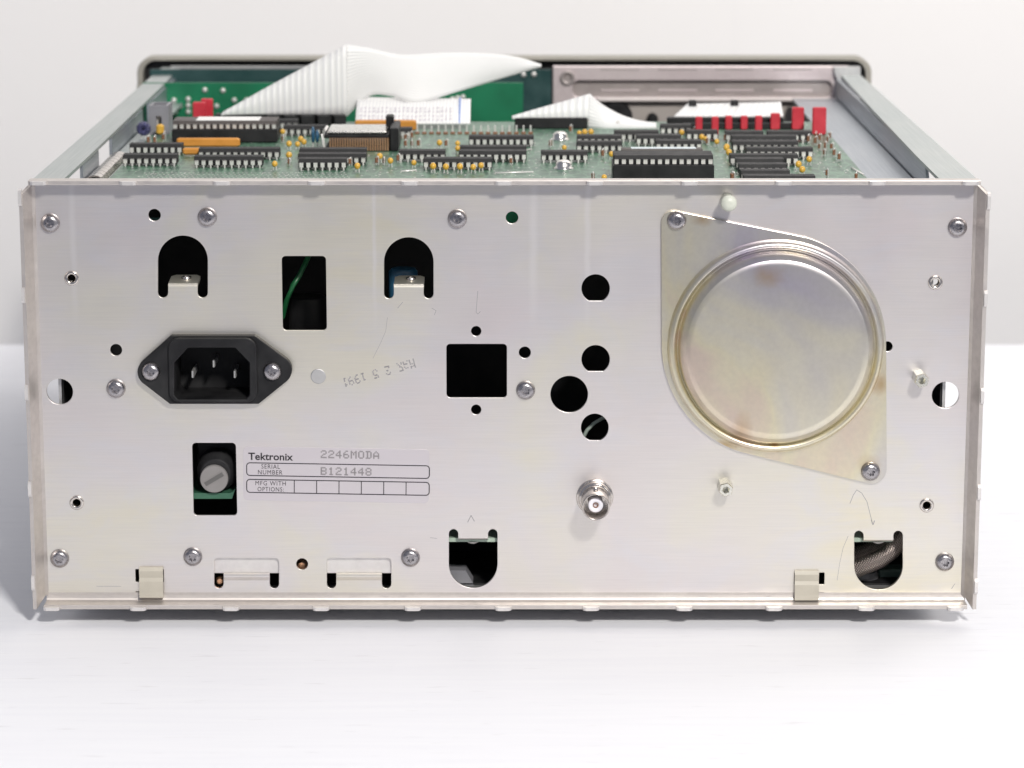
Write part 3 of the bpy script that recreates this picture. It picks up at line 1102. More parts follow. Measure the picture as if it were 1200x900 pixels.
fl_ = MB()
fl_.box(-152.5, 145.9, 2, 370, 7.6, 8.8)
part(fl_, "chassis_floor", M_DIM)
for x, y in ((-120, 60), (115, 60), (-120, 330), (115, 330)):
    part(MB().lathe_z([(7, 0.05), (8, 0.6), (8, 7.7)], 24, 0, x, y, cap0=True), "rubber_foot", M_BLACK)
# black sheets added behind the rear panel so its holes read dark
ln = MB()
ln.box(-152.0, 145.4, 58, 59, 9.5, 141)
ln.box(-152.4, -151.9, 4.5, 58, 9.5, 138)
ln.box(145.3, 145.8, 5.5, 58, 9.5, 98)
ln.box(-151.9, 145.3, 14, 58, 9.0, 9.5)
part(ln, "blackout_sheets", M_BLACKOUT)
# lower supply board seen edge-on in the two bottom openings
_, z1 = onY(554, 630.5, 3)
_, z0 = onY(554, 635.0, 3)
lb = part(MB().box(-30, 130, 3.0, 50, z0, z1), "supply_board", M_PCBEDGE)
for px in (554, 1030):
    x, z = onY(px, 634.5, 2.6)
    part(MB().lathe_z([(2.2, z0 + 0.1), (1.8, z0 - 0.5), (0.9, z0 - 0.9)], 20, 0, x, 4.6), "solder_joint", M_TIN, lb)
# things glimpsed inside the openings
x, z = onY(357, 350, 34)
part(MB().lathe_z([(6.6, 12), (6.6, z - 0.8), (6.0, z), (5.2, z - 0.3)], 32, 0, x + 0.5, 40), "capacitor_can", M_BLACK)
gw = [(331, 372, 18), (336, 352, 16), (343, 335, 14), (351, 322, 16), (358, 308, 22), (368, 285, 26)]
part(MB().tube([(onY(a, b, y)[0], y, onY(a, b, y)[1]) for a, b, y in gw], 0.9), "earth_wire", M_GWIRE)
gw = [(680, 520, 10), (688, 504, 9), (696, 496, 9), (706, 490, 11), (720, 486, 15)]
part(MB().tube([(onY(a, b, y)[0], y, onY(a, b, y)[1]) for a, b, y in gw], 0.65), "hookup_wire", M_WWIRE)
gw = [(975, 690, 14), (1000, 668, 11), (1015, 662, 10), (1030, 656, 10), (1045, 645, 11), (1056, 633, 13), (1070, 610, 18)]
part(MB().tube([(onY(a, b, y)[0], y, onY(a, b, y)[1]) for a, b, y in gw], 3.1, 14), "braided_cable", M_BRAID)
gw = [(975, 660, 24), (1000, 650, 22), (1025, 640, 22), (1060, 628, 26)]
part(MB().tube([(onY(a, b, y)[0], y, onY(a, b, y)[1]) for a, b, y in gw], 2.6, 12), "braided_cable", M_BRAID)
x0, z1 = onY(1030, 668, 22)
x1, z0 = onY(1062, 692, 22)
part(MB().cbox(x0, x1, 22, 30, z0 - 2, z1, 0.6), "relay", plastic("dull_teal_box", (0.10, 0.16, 0.15), 0.5))
x0, z1 = onY(996, 674, 16)
x1, z0 = onY(1032, 694, 16)
part(MB().lathe_z([(5.2, 9.4), (5.2, z1 - 1), (4.6, z1)], 28, 0, (x0 + x1) / 2, 22), "capacitor_can", M_GREY)
x0, z1 = onY(526, 668, 14)
x1, z0 = onY(560, 690, 14)
gb = MB().prism_y([(x0 - 3, z0 - 1), (x1, z0 - 1), (x1 - 4.2, z1 - 0.2), (x0 - 3, z1)], 14, 22)
part(gb, "inner_bracket", M_GREY)
# small screw glimpsed in the round hole at the bottom
x, z = onY(354, 662, 5)
part(MB().lathe_y([(2.0, 6), (1.9, 4.4), (1.2, 3.6)], 20, 0, x, z), "inner_screw", M_COPPER)
x, z = onY(258, 680, 5)
part(MB().lathe_y([(1.6, 6), (1.5, 4.4), (0.9, 3.6)], 20, 0, x, z), "inner_screw", M_COPPER)
# green upright daughter card behind the small top holes
xa, za = onY(585, 262, 16)
xb, zb = onY(615, 245, 16)
part(MB().box(xa, xb, 16, 17.4, za - 6, 142.0), "daughter_card", M_FBOARD)
xa, za = onY(170, 262, 20)
part(MB().box(xa, xa + 9, 20, 21.4, za - 2, za + 2.0), "daughter_card", M_DBOARD)
# wire wound dark parts visible in horseshoe openings
x, z = onY(478, 320, 20)
part(MB().lathe_z([(5, z - 14), (5, z - 1), (4, z)], 24, 0, x - 2, 30), "capacitor_can", M_BLUE)

# ------------------------------------------------------------------ main board
board = part(MB().box(-142.0, 125.3, 14, 228, ZP - 1.6, ZP), "main_board", M_PCB)

# --- dual in-line chips, mesh shared per size
_dip = {}


def dip_mesh(n, wide=False, socket=False, mat=None, sticker=None):
    key = (n, wide, socket, mat.name if mat else "", sticker)
    if key in _dip:
        return _dip[key]
    mb = MB()
    ln_ = n * 2.54
    rp = 7.62 if not wide else 15.24
    bw = rp / 2 - 0.75
    zo = 4.2 if socket else 0.0
    h0, h1 = 0.8 + zo, 4.1 + zo
    zm = (h0 + h1) / 2 + 0.2
    prof = [(-bw + 0.25, h0), (bw - 0.25, h0), (bw, zm - 0.1), (bw, zm + 0.1), (bw - 0.3, h1 - 0.12), (bw - 0.45, h1), (-bw + 0.45, h1), (-bw + 0.3, h1 - 0.12), (-bw, zm + 0.1), (-bw, zm - 0.1)]
    x0, x1 = -ln_ / 2 + 0.3, ln_ / 2 - 0.3
    sh = [(y * 0.965, h0 + (z - h0) * 0.985 + 0.02) for y, z in prof]
    mb.loft([[(x0, y, z) for y, z in sh], [(x0 + 0.25, y, z) for y, z in prof], [(x1 - 0.25, y, z) for y, z in prof], [(x1, y, z) for y, z in sh]], 0)
    # index notch and pin-one dimple as raised lip
    mb.lathe_z([(0.75, h1), (0.75, h1 + 0.03), (0.5, h1 + 0.03)], 10, 0, x0 + 1.0, 0)
    for i in range(n):
        x = -ln_ / 2 + 1.27 + i * 2.54
        for s in (-1, 1):
            ya, yb = sorted((s * (bw - 0.1), s * rp / 2))
            mb.box(x - 0.7, x + 0.7, ya, yb, zm - 0.13, zm + 0.13, 1)
            ya, yb = sorted((s * (rp / 2 - 0.26), s * rp / 2))
            mb.box(x - 0.7, x + 0.7, ya, yb, 1.15 + zo, zm + 0.12, 1)
            if not socket:
                mb.box(x - 0.26, x + 0.26, ya, yb, -0.05, 1.15, 1)
    mats = [mat or M_CHIP, M_TIN]
    if sticker:
        a, b, m_ = sticker
        mb.box(x0 + (x1 - x0) * a, x0 + (x1 - x0) * b, -bw + 0.9, bw - 0.9, h1 + 0.02, h1 + 0.14, 2)
        mats.append({'w': M_STICKER, 'b': M_STICKB}[m_])
    if socket:
        mb.cbox(-ln_ / 2, ln_ / 2, -rp / 2 - 1.1, rp / 2 + 1.1, 0.2, zo + 0.9, 0.25, len(mats))
        mats.append(M_BLACK)
    me = mb.mesh("integrated_circuit")
    for m_ in mats:
        me.materials.append(m_)
    _dip[key] = me
    return me


def dip(xl, xr, base, n, wide=False, socket=False, mat=None, sticker=None, label=None):
    cxp = (xl + xr) / 2
    x, y = onZ(cxp, base, ZP)
    rp = (15.24 if wide else 7.62) / 2
    o = place("integrated_circuit", dip_mesh(n, wide, socket, mat, sticker), board, (x, y + rp, ZP), (0, 0, random.uniform(-0.004, 0.004)))
    if label:
        o["label"] = label
    return o


dip(143, 208, 195, 8)
dip(152, 213, 182, 8)
dip(226, 309, 197, 10)
dip(232, 328, 187.5, 12)
dip(198, 329, 167, 16, True, True, M_CHIPB, (0.22, 0.83, 'w'), "brown socketed chip with a white sticker on its top")
dip(347, 409, 200, 7)
dip(347, 431, 194, 10)
dip(349, 431, 188, 10)
dip(496, 577, 199.5, 10)
dip(537, 618, 190.5, 10)
dip(539, 617, 185, 10)
dip(465, 524, 190, 7)
dip(549, 626, 172.5, 10)
dip(632, 691, 191, 7)
dip(674, 731, 172, 7)
dip(674, 731, 179.5, 7)
dip(717, 775, 166.5, 7)
dip(743, 801, 171.5, 7)
dip(765, 826, 178, 7)
dip(726, 826, 188, 12, False, False, M_CHIPB, (0.12, 0.92, 'b'), "chip with a pale blue sticker along its top")
dip(717, 838, 210, 14, True, True, None, None, "large black chip in a black socket at the board's front edge")
dip(800, 846, 166, 5)
dip(848, 897, 167, 6)
dip(898, 953, 167, 7)
dip(855, 936, 172.5, 10)
dip(857, 937, 179, 10)
dip(873, 954, 187, 10)
dip(854, 937, 195, 10)
dip(860, 921, 200, 7)
dip(863, 925, 206.5, 7)
dip(865, 929, 214, 7)
dip(869, 958, 220.5, 10)
dip(330, 385, 160, 7)
dip(468, 484, 163, 2)
# chips along the back row, half under the cables
dip(318, 352, 153, 4)
dip(772, 812, 159, 5)


def upright(name, x0, x1, ytop, ybase, depth, mat, label=None, ch=0.3, lift=0.0, parent=None):
    """box standing on the board: photo edges of its front face"""
    a, y = onZ(x0, ybase, ZP)
    b, _ = onZ(x1, ybase, ZP)
    _, zt = onY((x0 + x1) / 2, ytop, y)
    return part(MB().cbox(a, b, y, y + depth, ZP + lift, zt, ch), name, mat, parent or board, label=label)


# single in-line resistor packs
for x0, x1, yt, yb in ((214, 292, 173.5, 183.5), (207, 281, 162, 174)):
    upright("resistor_pack", x0, x1, yt, yb, 2.4, M_ORANGE, ch=0.6, lift=0.6)
upright("resistor_pack", 416, 488, 141, 155, 2.4, M_ORANGE, ch=0.6, lift=0.6)

# red jumper plugs
for x0, x1, yt, yb in ((815, 823, 137, 160), (834, 842, 137, 159), (850, 858, 136, 152), (868, 876, 136, 152), (885, 893, 136, 157), (903, 914, 133, 152),
                       (928, 942, 126, 152), (952, 968, 126, 158), (226, 241, 120, 141), (236, 249.5, 116, 138)):
    upright("jumper_plug", x0, x1, yt, yb, 2.6, M_RED, ch=0.35)

# grey shrouded header (open box)
a, y = onZ(175, 158, ZP)
b, _ = onZ(198, 158, ZP)
_, zt = onY(186, 124, y)
gh = MB()
dpt = 14
gh.box(a, a + 1.2, y, y + dpt, ZP, zt)
gh.box(b - 1.2, b, y, y + dpt, ZP, zt)
gh.box(a + 1.2, b - 1.2, y + dpt - 1.2, y + dpt, ZP, zt)
gh.box(a + 1.2, a + 2.8, y, y + 1.2, ZP, zt)
gh.box(b - 2.8, b - 1.2, y, y + 1.2, ZP, zt)
gh.box(a + 2.8, b - 2.8, y, y + 1.2, zt - 4, zt)
gh.box(a + 1.2, b - 1.2, y + 1.2, y + dpt - 1.2, ZP, ZP + 2.5)
for i in range(2):
    for k_ in range(4):
        gh.box(a + 2.6 + i * 2.54, a + 3.2 + i * 2.54, y + 3 + k_ * 2.5, y + 3.6 + k_ * 2.5, ZP + 2.5, zt - 2.5, 1)
part(gh, "shrouded_header", [M_GREY, M_TIN], board)

# violet toroid choke, orange and blue disc capacitors
x, y = onZ(168, 162, ZP)
tor = MB()
rings = []
for i in range(24):
    a = 2 * math.pi * i / 24
    cxr, czr = x + 1.5 * math.cos(a), ZP + 3.6 + 1.5 * math.sin(a)
    rr_ = 1.25 + (0.22 if i % 2 else 0)
    rings.append([(x + (1.5 + rr_ * math.cos(b_)) * math.cos(a), y + 1.6 + rr_ * math.sin(b_) * 1.2, ZP + 3.6 + (1.5 + rr_ * math.cos(b_)) * math.sin(a)) for b_ in [2 * math.pi * j / 8 for j in range(8)]])
rings.append(rings[0])
tor.loft(rings, 0, False, False, False)
tor.tube([(x - 1, y + 1.6, ZP), (x - 1, y + 1.6, ZP + 1.5)], 0.25, 6, 1)
tor.tube([(x + 1, y + 1.6, ZP), (x + 1, y + 1.6, ZP + 1.5)], 0.25, 6, 1)
part(tor, "choke_coil", [M_VIOLET, M_TIN], board)
upright("film_capacitor", 183, 192, 146, 161, 3.0, M_AMBER, ch=0.7, lift=1.0)


def disc_cap(px, py, r, mat, base):
    x, y = onZ(px, base, ZP)
    _, zc = onY(px, py, y)
    mb = MB()
    rings = []
    for k_ in range(9):
        a = math.pi * k_ / 8
        rings.append([(x - 0.8 * math.cos(a), y + max(0.02, math.sin(a)) * r * 0.55 * math.cos(t_), zc + max(0.02, math.sin(a)) * r * math.sin(t_)) for t_ in [2 * math.pi * j / 16 for j in range(16)]])
    mb.loft(rings, 0, True)
    for s in (-1, 1):
        mb.tube([(x, y + s * 0.6, ZP - 0.1), (x, y + s * 0.4, zc - r * 0.8)], 0.25, 6, 1)
    part(mb, "disc_capacitor", [mat, M_TIN], board)


disc_cap(367, 158, 3.3, M_BLUE, 172)
disc_cap(372, 160, 2.6, M_BLUE, 170)

# amber bead capacitors
bead = MB()
pr_ = [(math.sin(math.pi * i / 8) * 1.25 + (0.02 if i in (0, 8) else 0), 2.6 - math.cos(math.pi * i / 8) * 1.35) for i in range(9)]
bead.lathe_z(pr_, 14, 0, 0, 0, True, True, True)
bead.tube([(-0.8, 0, -0.1), (-0.6, 0, 1.8)], 0.26, 6, 1)
bead.tube([(0.8, 0, -0.1), (0.6, 0, 1.8)], 0.26, 6, 1)
bead_me = bead.mesh("bead_capacitor")
for m_ in (M_AMBER, M_TIN):
    bead_me.materials.append(m_)
bp = []
for u, v_ in ((765, 450), (795, 510), (835, 510), (865, 500), (850, 488), (795, 565), (728, 605), (1115, 615)):
    bp.append((140 + u / 4, 40 + v_ / 4))
for u, v_ in ((180, 570), (230, 590), (340, 597), (75, 615), (460, 505), (545, 505), (545, 530), (430, 618), (490, 620), (555, 620), (618, 620), (655, 612), (1045, 525), (1115, 455), (1140, 455), (1170, 455)):
    bp.append((400 + u / 4, 40 + v_ / 4))
for u, v_ in ((360, 830), (405, 685), (840, 550), (965, 580), (1000, 560), (990, 585), (1058, 605), (1120, 645), (1135, 675)):
    bp.append((640 + u / 5.295, 50 + v_ / 5.295))
for u, v_ in ((255, 610), (270, 640), (740, 680), (678, 712), (700, 742)):
    bp.append((800 + u / 5, 50 + v_ / 5))
for px, py in bp:
    x, y = onZ(px, py + 8, ZP)
    o = place("bead_capacitor", bead_me, board, (x, y, ZP), (0, 0, random.uniform(-0.5, 0.5)))
    s = random.uniform(0.75, 0.95)
    o.scale = (s, s, s)

# upright resistors (brown body, tinned legs) and test posts
res = MB()
res.lathe_z([(0.3, 0.9), (0.75, 1.0), (0.8, 1.3), (0.68, 1.6), (0.68, 2.6), (0.8, 2.9), (0.7, 3.2), (0.25, 3.3)], 12, 0, 0, 0, True, True, True)
res.tube([(0, 0, -0.1), (0, 0, 1.0)], 0.25, 6, 1)
res.tube([(0, 0, 3.2), (0.1, 0, 3.8), (0.6, 0, 4.0), (1.1, 0, 3.8), (1.2, 0, 3.2), (1.2, 0, -0.1)], 0.25, 6, 1)
res_me = res.mesh("resistor")
res_me.materials.append(M_BROWN)
res_me.materials.append(M_TIN)
rp_ = []
for u, v_ in ((735, 570), (775, 580), (800, 560), (860, 550), (850, 575), (800, 610), (835, 610), (870, 610), (830, 645), (885, 650), (915, 675), (845, 770), (290, 795), (1015, 795), (730, 560), (780, 555)):
    rp_.append((800 + u / 5, 50 + v_ / 5 + 4))
for u, v_ in ((795, 600), (210, 470), (165, 500), (135, 500), (205, 485), (765, 490), (1080, 600)):
    rp_.append((140 + u / 4, 40 + v_ / 4 + 4))
for u, v_ in ((165, 600), (200, 600), (265, 590), (300, 490), (330, 480), (300, 520), (330, 520), (360, 520), (490, 520), (980, 515), (885, 515), (795, 600)):
    rp_.append((400 + u / 4, 40 + v_ / 4 + 3))
for u, v_ in ((25, 635), (350, 700), (290, 840), (915, 560), (997, 620), (1110, 600), (1150, 845), (440, 515), (150, 545)):
    rp_.append((640 + u / 5.295, 50 + v_ / 5.295 + 3))
for px, py in rp_:
    x, y = onZ(px, py, ZP)
    o = place("resistor", res_me, board, (x, y, ZP), (0, 0, random.uniform(-1.5, 1.5)))
    o.scale = (0.8, 0.8, random.uniform(0.7, 0.9))
# header pins in a row at the back
pin = MB()
pin.cbox(-0.32, 0.32, -0.32, 0.32, 0.0, 3.4, 0.1, 0)
pin.cbox(-0.9, 0.9, -0.9, 0.9, 0.0, 0.9, 0.1, 1)
pin_me = pin.mesh("header_pin")
pin_me.materials.append(M_TIN)
pin_me.materials.append(M_BROWN)
for i in range(17):
    x, y = onZ(489 + i * 8.3, 157, ZP)
    place("header_pin", pin_me, board, (x, y, ZP))
# domed board screws
dome = MB().lathe_z([(3.6, 0.0), (3.6, 0.3), (2.9, 0.5), (2.9, 1.6), (2.5, 2.5), (1.7, 3.0), (0.5, 3.2)], 28, 0)
dome_me = dome.mesh("board_screw")
dome_me.materials.append(M_SILVER)
for px, py in ((656.5, 164), (660.5, 198)):
    x, y = onZ(px, py, ZP)
    place("board_screw", dome_me, board, (x, y + 1.5, ZP))
# flat module with a bright metal lid in a black carrier
a, y = onZ(379, 177.5, ZP)
b, _ = onZ(467, 177.5, ZP)
_, z1 = onY(420, 158, y)
md = MB()
md.cbox(a + 1, b - 3.4, y + 0.5, y + 24, ZP, ZP + 2.2, 0.3)
for i in range(24):
    xx = a + 2.6 + i * (b - a - 6.6) / 23
    md.box(xx - 0.3, xx + 0.3, y, y + 0.8, ZP + 0.3, z1 - 1.2, 1)
md.cbox(a, b - 3.4, y + 0.6, y + 24, z1 - 1.4, z1, 0.3)
md.cbox(b - 3.2, b, y - 0.4, y + 24, ZP, z1 + 2.6, 0.4)
md.cbox(b - 5.5, b - 2.5, y + 18, y + 25, ZP, z1 + 5, 0.4)
md.tube([(a + 0.2, y + 1, ZP + 1), (a - 0.3, y + 1, z1), (a + 0.4, y + 4, z1 + 1.4), (a + 0.8, y + 12, z1 + 1.6)], 0.55, 8, 2)
carrier = part(md, "module_carrier", [M_BLACK, M_COPPER, M_TIN], board)
part(MB().cbox(a + 1.4, b - 4.5, y + 1.0, y + 23, z1 + 0.02, z1 + 1.3, 0.5), "metal_lid", M_SILVER, board, label="bright flat metal lid on the black module carrier")

# solder pads and vias: past counting
pads = MB()
def pad(x, y, r):
    pads.add([(x + r * math.cos(math.pi / 3 * i), y + r * math.sin(math.pi / 3 * i), ZP + 0.05 + (0.12 if i % 2 else 0.0)) for i in range(6)], [(0, 1, 2, 3, 4, 5)])
for i in range(900):
    x, y = random.uniform(-138, 122), random.uniform(40, 215)
    pad(round(x / 1.27) * 1.27, round(y / 2.54) * 2.54, random.uniform(0.3, 0.5))
for j in range(4):
    for i in range(46):
        x, y = onZ(170 + i * 5.2 + j * 1.7, 203 + j * 1.9, ZP)
        pad(x, y, 0.36)
o = part(pads, "solder_pads", M_TIN, board)
o["kind"] = "stuff"
# a few wire links
for x0, y0, x1, y1 in ((580, 204, 625, 203), (998, 198, 1012, 206), (470, 202, 488, 201), (600, 182, 622, 176)):
    p0, p1 = onZ(x0, y0, ZP), onZ(x1, y1, ZP)
    part(MB().tube([(p0[0], p0[1], ZP), (p0[0], p0[1], ZP + 0.5), (p1[0], p1[1], ZP + 0.5), (p1[0], p1[1], ZP)], 0.25, 6), "wire_link", M_TIN, board)

# sprung metal contact strip along the left edge
for i in range(10):
    y0 = 50 + i * 6.6
    f = MB()
    arc = [(-149.0, ZP - 0.8), (-148.6, ZP + 1.4), (-147.8, ZP + 2.0), (-146.0, ZP + 2.4), (-144.6, ZP + 2.2), (-143.6, ZP + 1.6), (-142.8, ZP - 0.4)]
    inn = [(x, z - 0.5) for x, z in arc]
    lp = arc + inn[::-1]
    f.loft([[(x, y0 + 6.2, z) for x, z in lp], [(x, y0, z) for x, z in lp]])
    part(f, "contact_finger", M_NICKEL, left_rail)

# ------------------------------------------------------------------ ribbon cables and their connectors
def sheet(name, rowA, rowB, wires, n_across=10, bulge=0.0, mats=None, label=None, sub=6, uv_dir=0):
    """surface between two 3-D polylines (same count); UV.x counts wires across from rowA to rowB (uv_dir 0) or along rows (1)"""
    def dense(R_):
        R_ = [Vector(p) for p in R_]
        out = []
        for i in range(len(R_) - 1):
            p0, p1, p2, p3 = R_[max(i - 1, 0)], R_[i], R_[i + 1], R_[min(i + 2, len(R_) - 1)]
            for s in range(sub):
                t_ = s / sub
                out.append(0.5 * ((2 * p1) + (p2 - p0) * t_ + (2 * p0 - 5 * p1 + 4 * p2 - p3) * t_ ** 2 + (3 * p1 - p0 - 3 * p2 + p3) * t_ ** 3))
        out.append(R_[-1])
        return out
    A, B = dense(rowA), dense(rowB)
    n = len(A)
    V, UV, fs = [], [], []
    for j in range(n_across + 1):
        t_ = j / n_across
        for i in range(n):
            p = A[i].lerp(B[i], t_)
            p = p + Vector((0, -bulge * math.sin(math.pi * t_), 0))
            V.append(tuple(c_ * MM for c_ in p))
            UV.append((t_ * wires, i / (n - 1)) if uv_dir == 0 else (i / (n - 1) * wires, t_))
    for j in range(n_across):
        for i in range(n - 1):
            fs.append((j * n + i, j * n + i + 1, (j + 1) * n + i + 1, (j + 1) * n + i))
    me = bpy.data.meshes.new(name)
    me.from_pydata(V, [], fs)
    uvl = me.uv_layers.new(name="UVMap")
    for lp_ in me.loops:
        uvl.data[lp_.index].uv = UV[lp_.vertex_index]
    me.polygons.foreach_set("use_smooth", [True] * len(fs))
    me.materials.append(mats or M_RIBBON)
    o = place(name, me, scope)
    sol = o.modifiers.new("thick", 'SOLIDIFY')
    sol.thickness = 0.7 * MM
    sol.offset = 0
    if label:
        o["label"] = label
    return o


def P3(px, py, Y):
    x, z = onY(px, py, Y)
    return (x, Y, z)


# first cable: rises out of its connector and is folded along a slant
a, y = onZ(252, 147, ZP)
b, _ = onZ(405, 147, ZP)
YC = y
_, zt = onY(330, 134, y)
part(MB().cbox(a, b, y, y + 5, ZP, zt, 0.4), "ribbon_connector", M_BLACK)
for i in range(5):
    xx = a + 22 + i * 6.7
    part(MB().prism_z([(xx, y - 6), (xx + 4.6, y - 6), (xx + 3.0, y - 0.2), (xx - 1.6, y - 0.2)], ZP + 1.4, ZP + 4.6), "angled_latch", M_CHIP)
rowT = [P3(262, 131.5, YC + 1), P3(310, 104, YC + 2), P3(358, 78, YC + 3), P3(406, 52, YC + 4)]
rowBm = [P3(258, 135.5, YC + 1), P3(310, 135.5, YC + 1), P3(358, 135.5, YC + 1), P3(407, 135.5, YC + 1)]
sheet("ribbon_cable", rowT, rowBm, 20, 6, 1.0, None, "white ribbon folded on a slant above its black connector", 6, 1)
rowT = [P3(406, 52, YC + 5), P3(432, 56, YC + 6), P3(470, 64, YC + 7), P3(520, 62, YC + 11), P3(565, 62.5, YC + 16), P3(605, 67, YC + 21), P3(634, 76, YC + 24)]
rowBm = [P3(406, 137, YC + 4), P3(432, 113, YC + 4), P3(458, 112.5, YC + 3), P3(487, 121, YC + 2), P3(537, 107, YC + 8), P3(587, 92, YC + 17), P3(634, 78, YC + 24)]
sheet("ribbon_cable", rowT, rowBm, 20, 10, 1.0, None, "broad white ribbon sweeping right to a point", 8, 0)
# tail going down behind the fold into the front board
rowT = [P3(488, 121.5, YC), P3(537, 107.5, YC + 10), P3(587, 92.5, YC + 19), P3(634, 78, YC + 25)]
rowBm = [P3(490, 116, YC + 30), P3(540, 112, YC + 32), P3(585, 108, YC + 34), P3(632, 104, YC + 36)]
# second cable: low roll with printed marks
a, y2 = onZ(416, 152, ZP)
rowT, rowBm = [], []
for k_ in range(8):
    t_ = k_ / 7
    yy = y2 + 2 + t_ * 26
    zz = ZP + 2.0 + 8.2 * math.sin(math.pi * min(1, t_ * 0.62))
    xl = onY(416, 140, y2)[0]
    xr = onY(551, 140, y2)[0]
    rowT.append((xl, yy, zz))
    rowBm.append((xr, yy, zz - 1.0 * t_))
sheet("ribbon_cable", rowT, rowBm, 34, 34, 0, None, "white ribbon with rows of grey print and a blue edge line", 4, 0)
pk = MB()
xl = onY(416, 140, y2)[0]
xr = onY(551, 140, y2)[0]
for i in range(22):
    xx = xl + 2 + i * (xr - xl - 10) / 21
    for t_, d in ((0.07, 0.75), (0.15, 0.7), (0.25, 0.75), (0.33, 0.6)):
        t_ += random.uniform(-0.012, 0.012)
        d *= random.uniform(0.55, 1.1)
        yy = y2 + 2 + t_ * 26
        zz = ZP + 2.0 + 8.2 * math.sin(math.pi * t_ * 0.62) + 0.55
        pk.add([(xx - d, yy - 0.6, zz - 0.4), (xx + d * 0.4, yy - 0.6, zz - 0.4), (xx + d, yy + 0.6, zz + 0.3), (xx - d * 0.4, yy + 0.6, zz + 0.3)], [(0, 1, 2, 3)])
o = part(pk, "ribbon_print_marks", M_PRINT)
o["kind"] = "stuff"
bl = MB()
xx = xl + (xr - xl) * 0.905
L0 = []
for k_ in range(12):
    t_ = k_ / 11 * 0.75
    L0.append((xx, y2 + 2 + t_ * 26, ZP + 2.0 + 8.2 * math.sin(math.pi * t_ * 0.62) + 0.12))
bl.tube(L0, 0.42, 6)
part(bl, "blue_edge_line", M_BLUEPRINT)

# third cable: small slanted fold plus drooping tail
a, y3 = onZ(603, 151, ZP)
b, _ = onZ(688.5, 151, ZP)
_, zt = onY(640, 138, y3)
part(MB().cbox(a, b, y3, y3 + 5, ZP, zt, 0.4), "ribbon_connector", M_BLACK)
rowT = [P3(600, 136.5, y3 + 1), P3(630, 127.5, y3 + 2), P3(660, 119, y3 + 3), P3(691, 110, y3 + 4)]
rowBm = [P3(600, 139.5, y3 + 1), P3(630, 139.5, y3 + 1), P3(660, 139.5, y3 + 1), P3(690, 139.5, y3 + 1)]
sheet("ribbon_cable", rowT, rowBm, 12, 6, 0.6, None, "small white ribbon folded to a peak over a black connector", 6, 1)
rowT = [P3(691, 110, y3 + 5), P3(699, 118, y3 + 6), P3(712, 127, y3 + 8), P3(730, 136, y3 + 6), P3(750, 142, y3 + 5), P3(769, 144.5, y3 + 4)]
rowBm = [P3(689, 151, y3 + 3), P3(699, 151, y3 + 2), P3(712, 151, y3 + 1), P3(730, 151, y3 + 1), P3(750, 151, y3 + 1), P3(769, 150.5, y3 + 1)]
sheet("ribbon_cable", rowT, rowBm, 10, 8, 1.5, None, "white ribbon tail drooping right from the small peak", 6, 0)

# fourth cable, right: flat ribbon going to the back
a, y4 = onZ(782, 150, ZP)
b, _ = onZ(918, 150, ZP)
_, zt = onY(850, 138, y4)
part(MB().cbox(a, b, y4, y4 + 5, ZP, zt, 0.4), "ribbon_connector", M_BLACK)
part(MB().cbox(a + 6, b + 8, y4 - 4, y4 - 0.2, ZP, ZP + 2.4, 0.3), "ribbon_connector", M_BLACK)
rowT = [P3(790, 136.5, y4 + 3), P3(815, 136.5, y4 + 3), P3(870, 136.5, y4 + 3), P3(918, 136.5, y4 + 3)]
rowBm = [P3(806, 122, y4 + 26), P3(825, 122, y4 + 26), P3(880, 121, y4 + 26), P3(915, 120, y4 + 26)]
sheet("ribbon_cable", rowT, rowBm, 20, 8, 0, None, "flat white ribbon behind the red jumper plugs", 6, 1)
for px in (812, 861):
    a_, z_ = onY(px - 4.5, 130, y4 + 20)
    b_, z2_ = onY(px + 4.5, 118, y4 + 20)
    part(MB().cbox(a_, b_, y4 + 20, y4 + 24, z_, z2_, 0.3), "cable_clamp", M_BLACK)

# ------------------------------------------------------------------ front of the instrument
YB = 372
# bezel: hollow rounded frame
xa, zt = onY(160, 67.5, YB)
xb, _ = onY(1022, 67.5, YB)
ZB0 = 3.0
fo = rrect(xa, xb, ZB0, zt, 7, 8)
fi = rrect(xa + 2.6, xb - 2.6, ZB0 + 2.6, zt - 1.3, 6.2, 8)
bz = MB()
def lp3(lp, y):
    return [(x, y, z) for x, z in lp]
fo_s = rrect(xa + 0.6, xb - 0.6, ZB0 + 0.6, zt - 0.5, 6.6, 8)
bz.loft([lp3(fo_s, YB + 15), lp3(fo, YB + 13), lp3(fo, YB + 0.7), lp3(fo_s, YB), lp3(fi, YB), lp3(fi, YB + 14)], 0, False, False, False)
bezel = part(bz, "front_bezel", M_BEIGE)
part(MB().loft([lp3(fi, YB + 12), lp3(rrect(xa + 2.7, xb - 2.7, ZB0 + 2.7, zt - 1.4, 6.2, 8), YB + 7)]), "front_panel", M_BLACK, bezel)
part(MB().loft([lp3(rrect(xa + 2, xb - 2, ZB0 + 2, zt - 2, 8, 8), YB + 14.6), lp3(rrect(xa + 2, xb - 2, ZB0 + 2, zt - 2, 8, 8), YB + 12.8)], 0), "fascia", M_BEIGE, bezel)

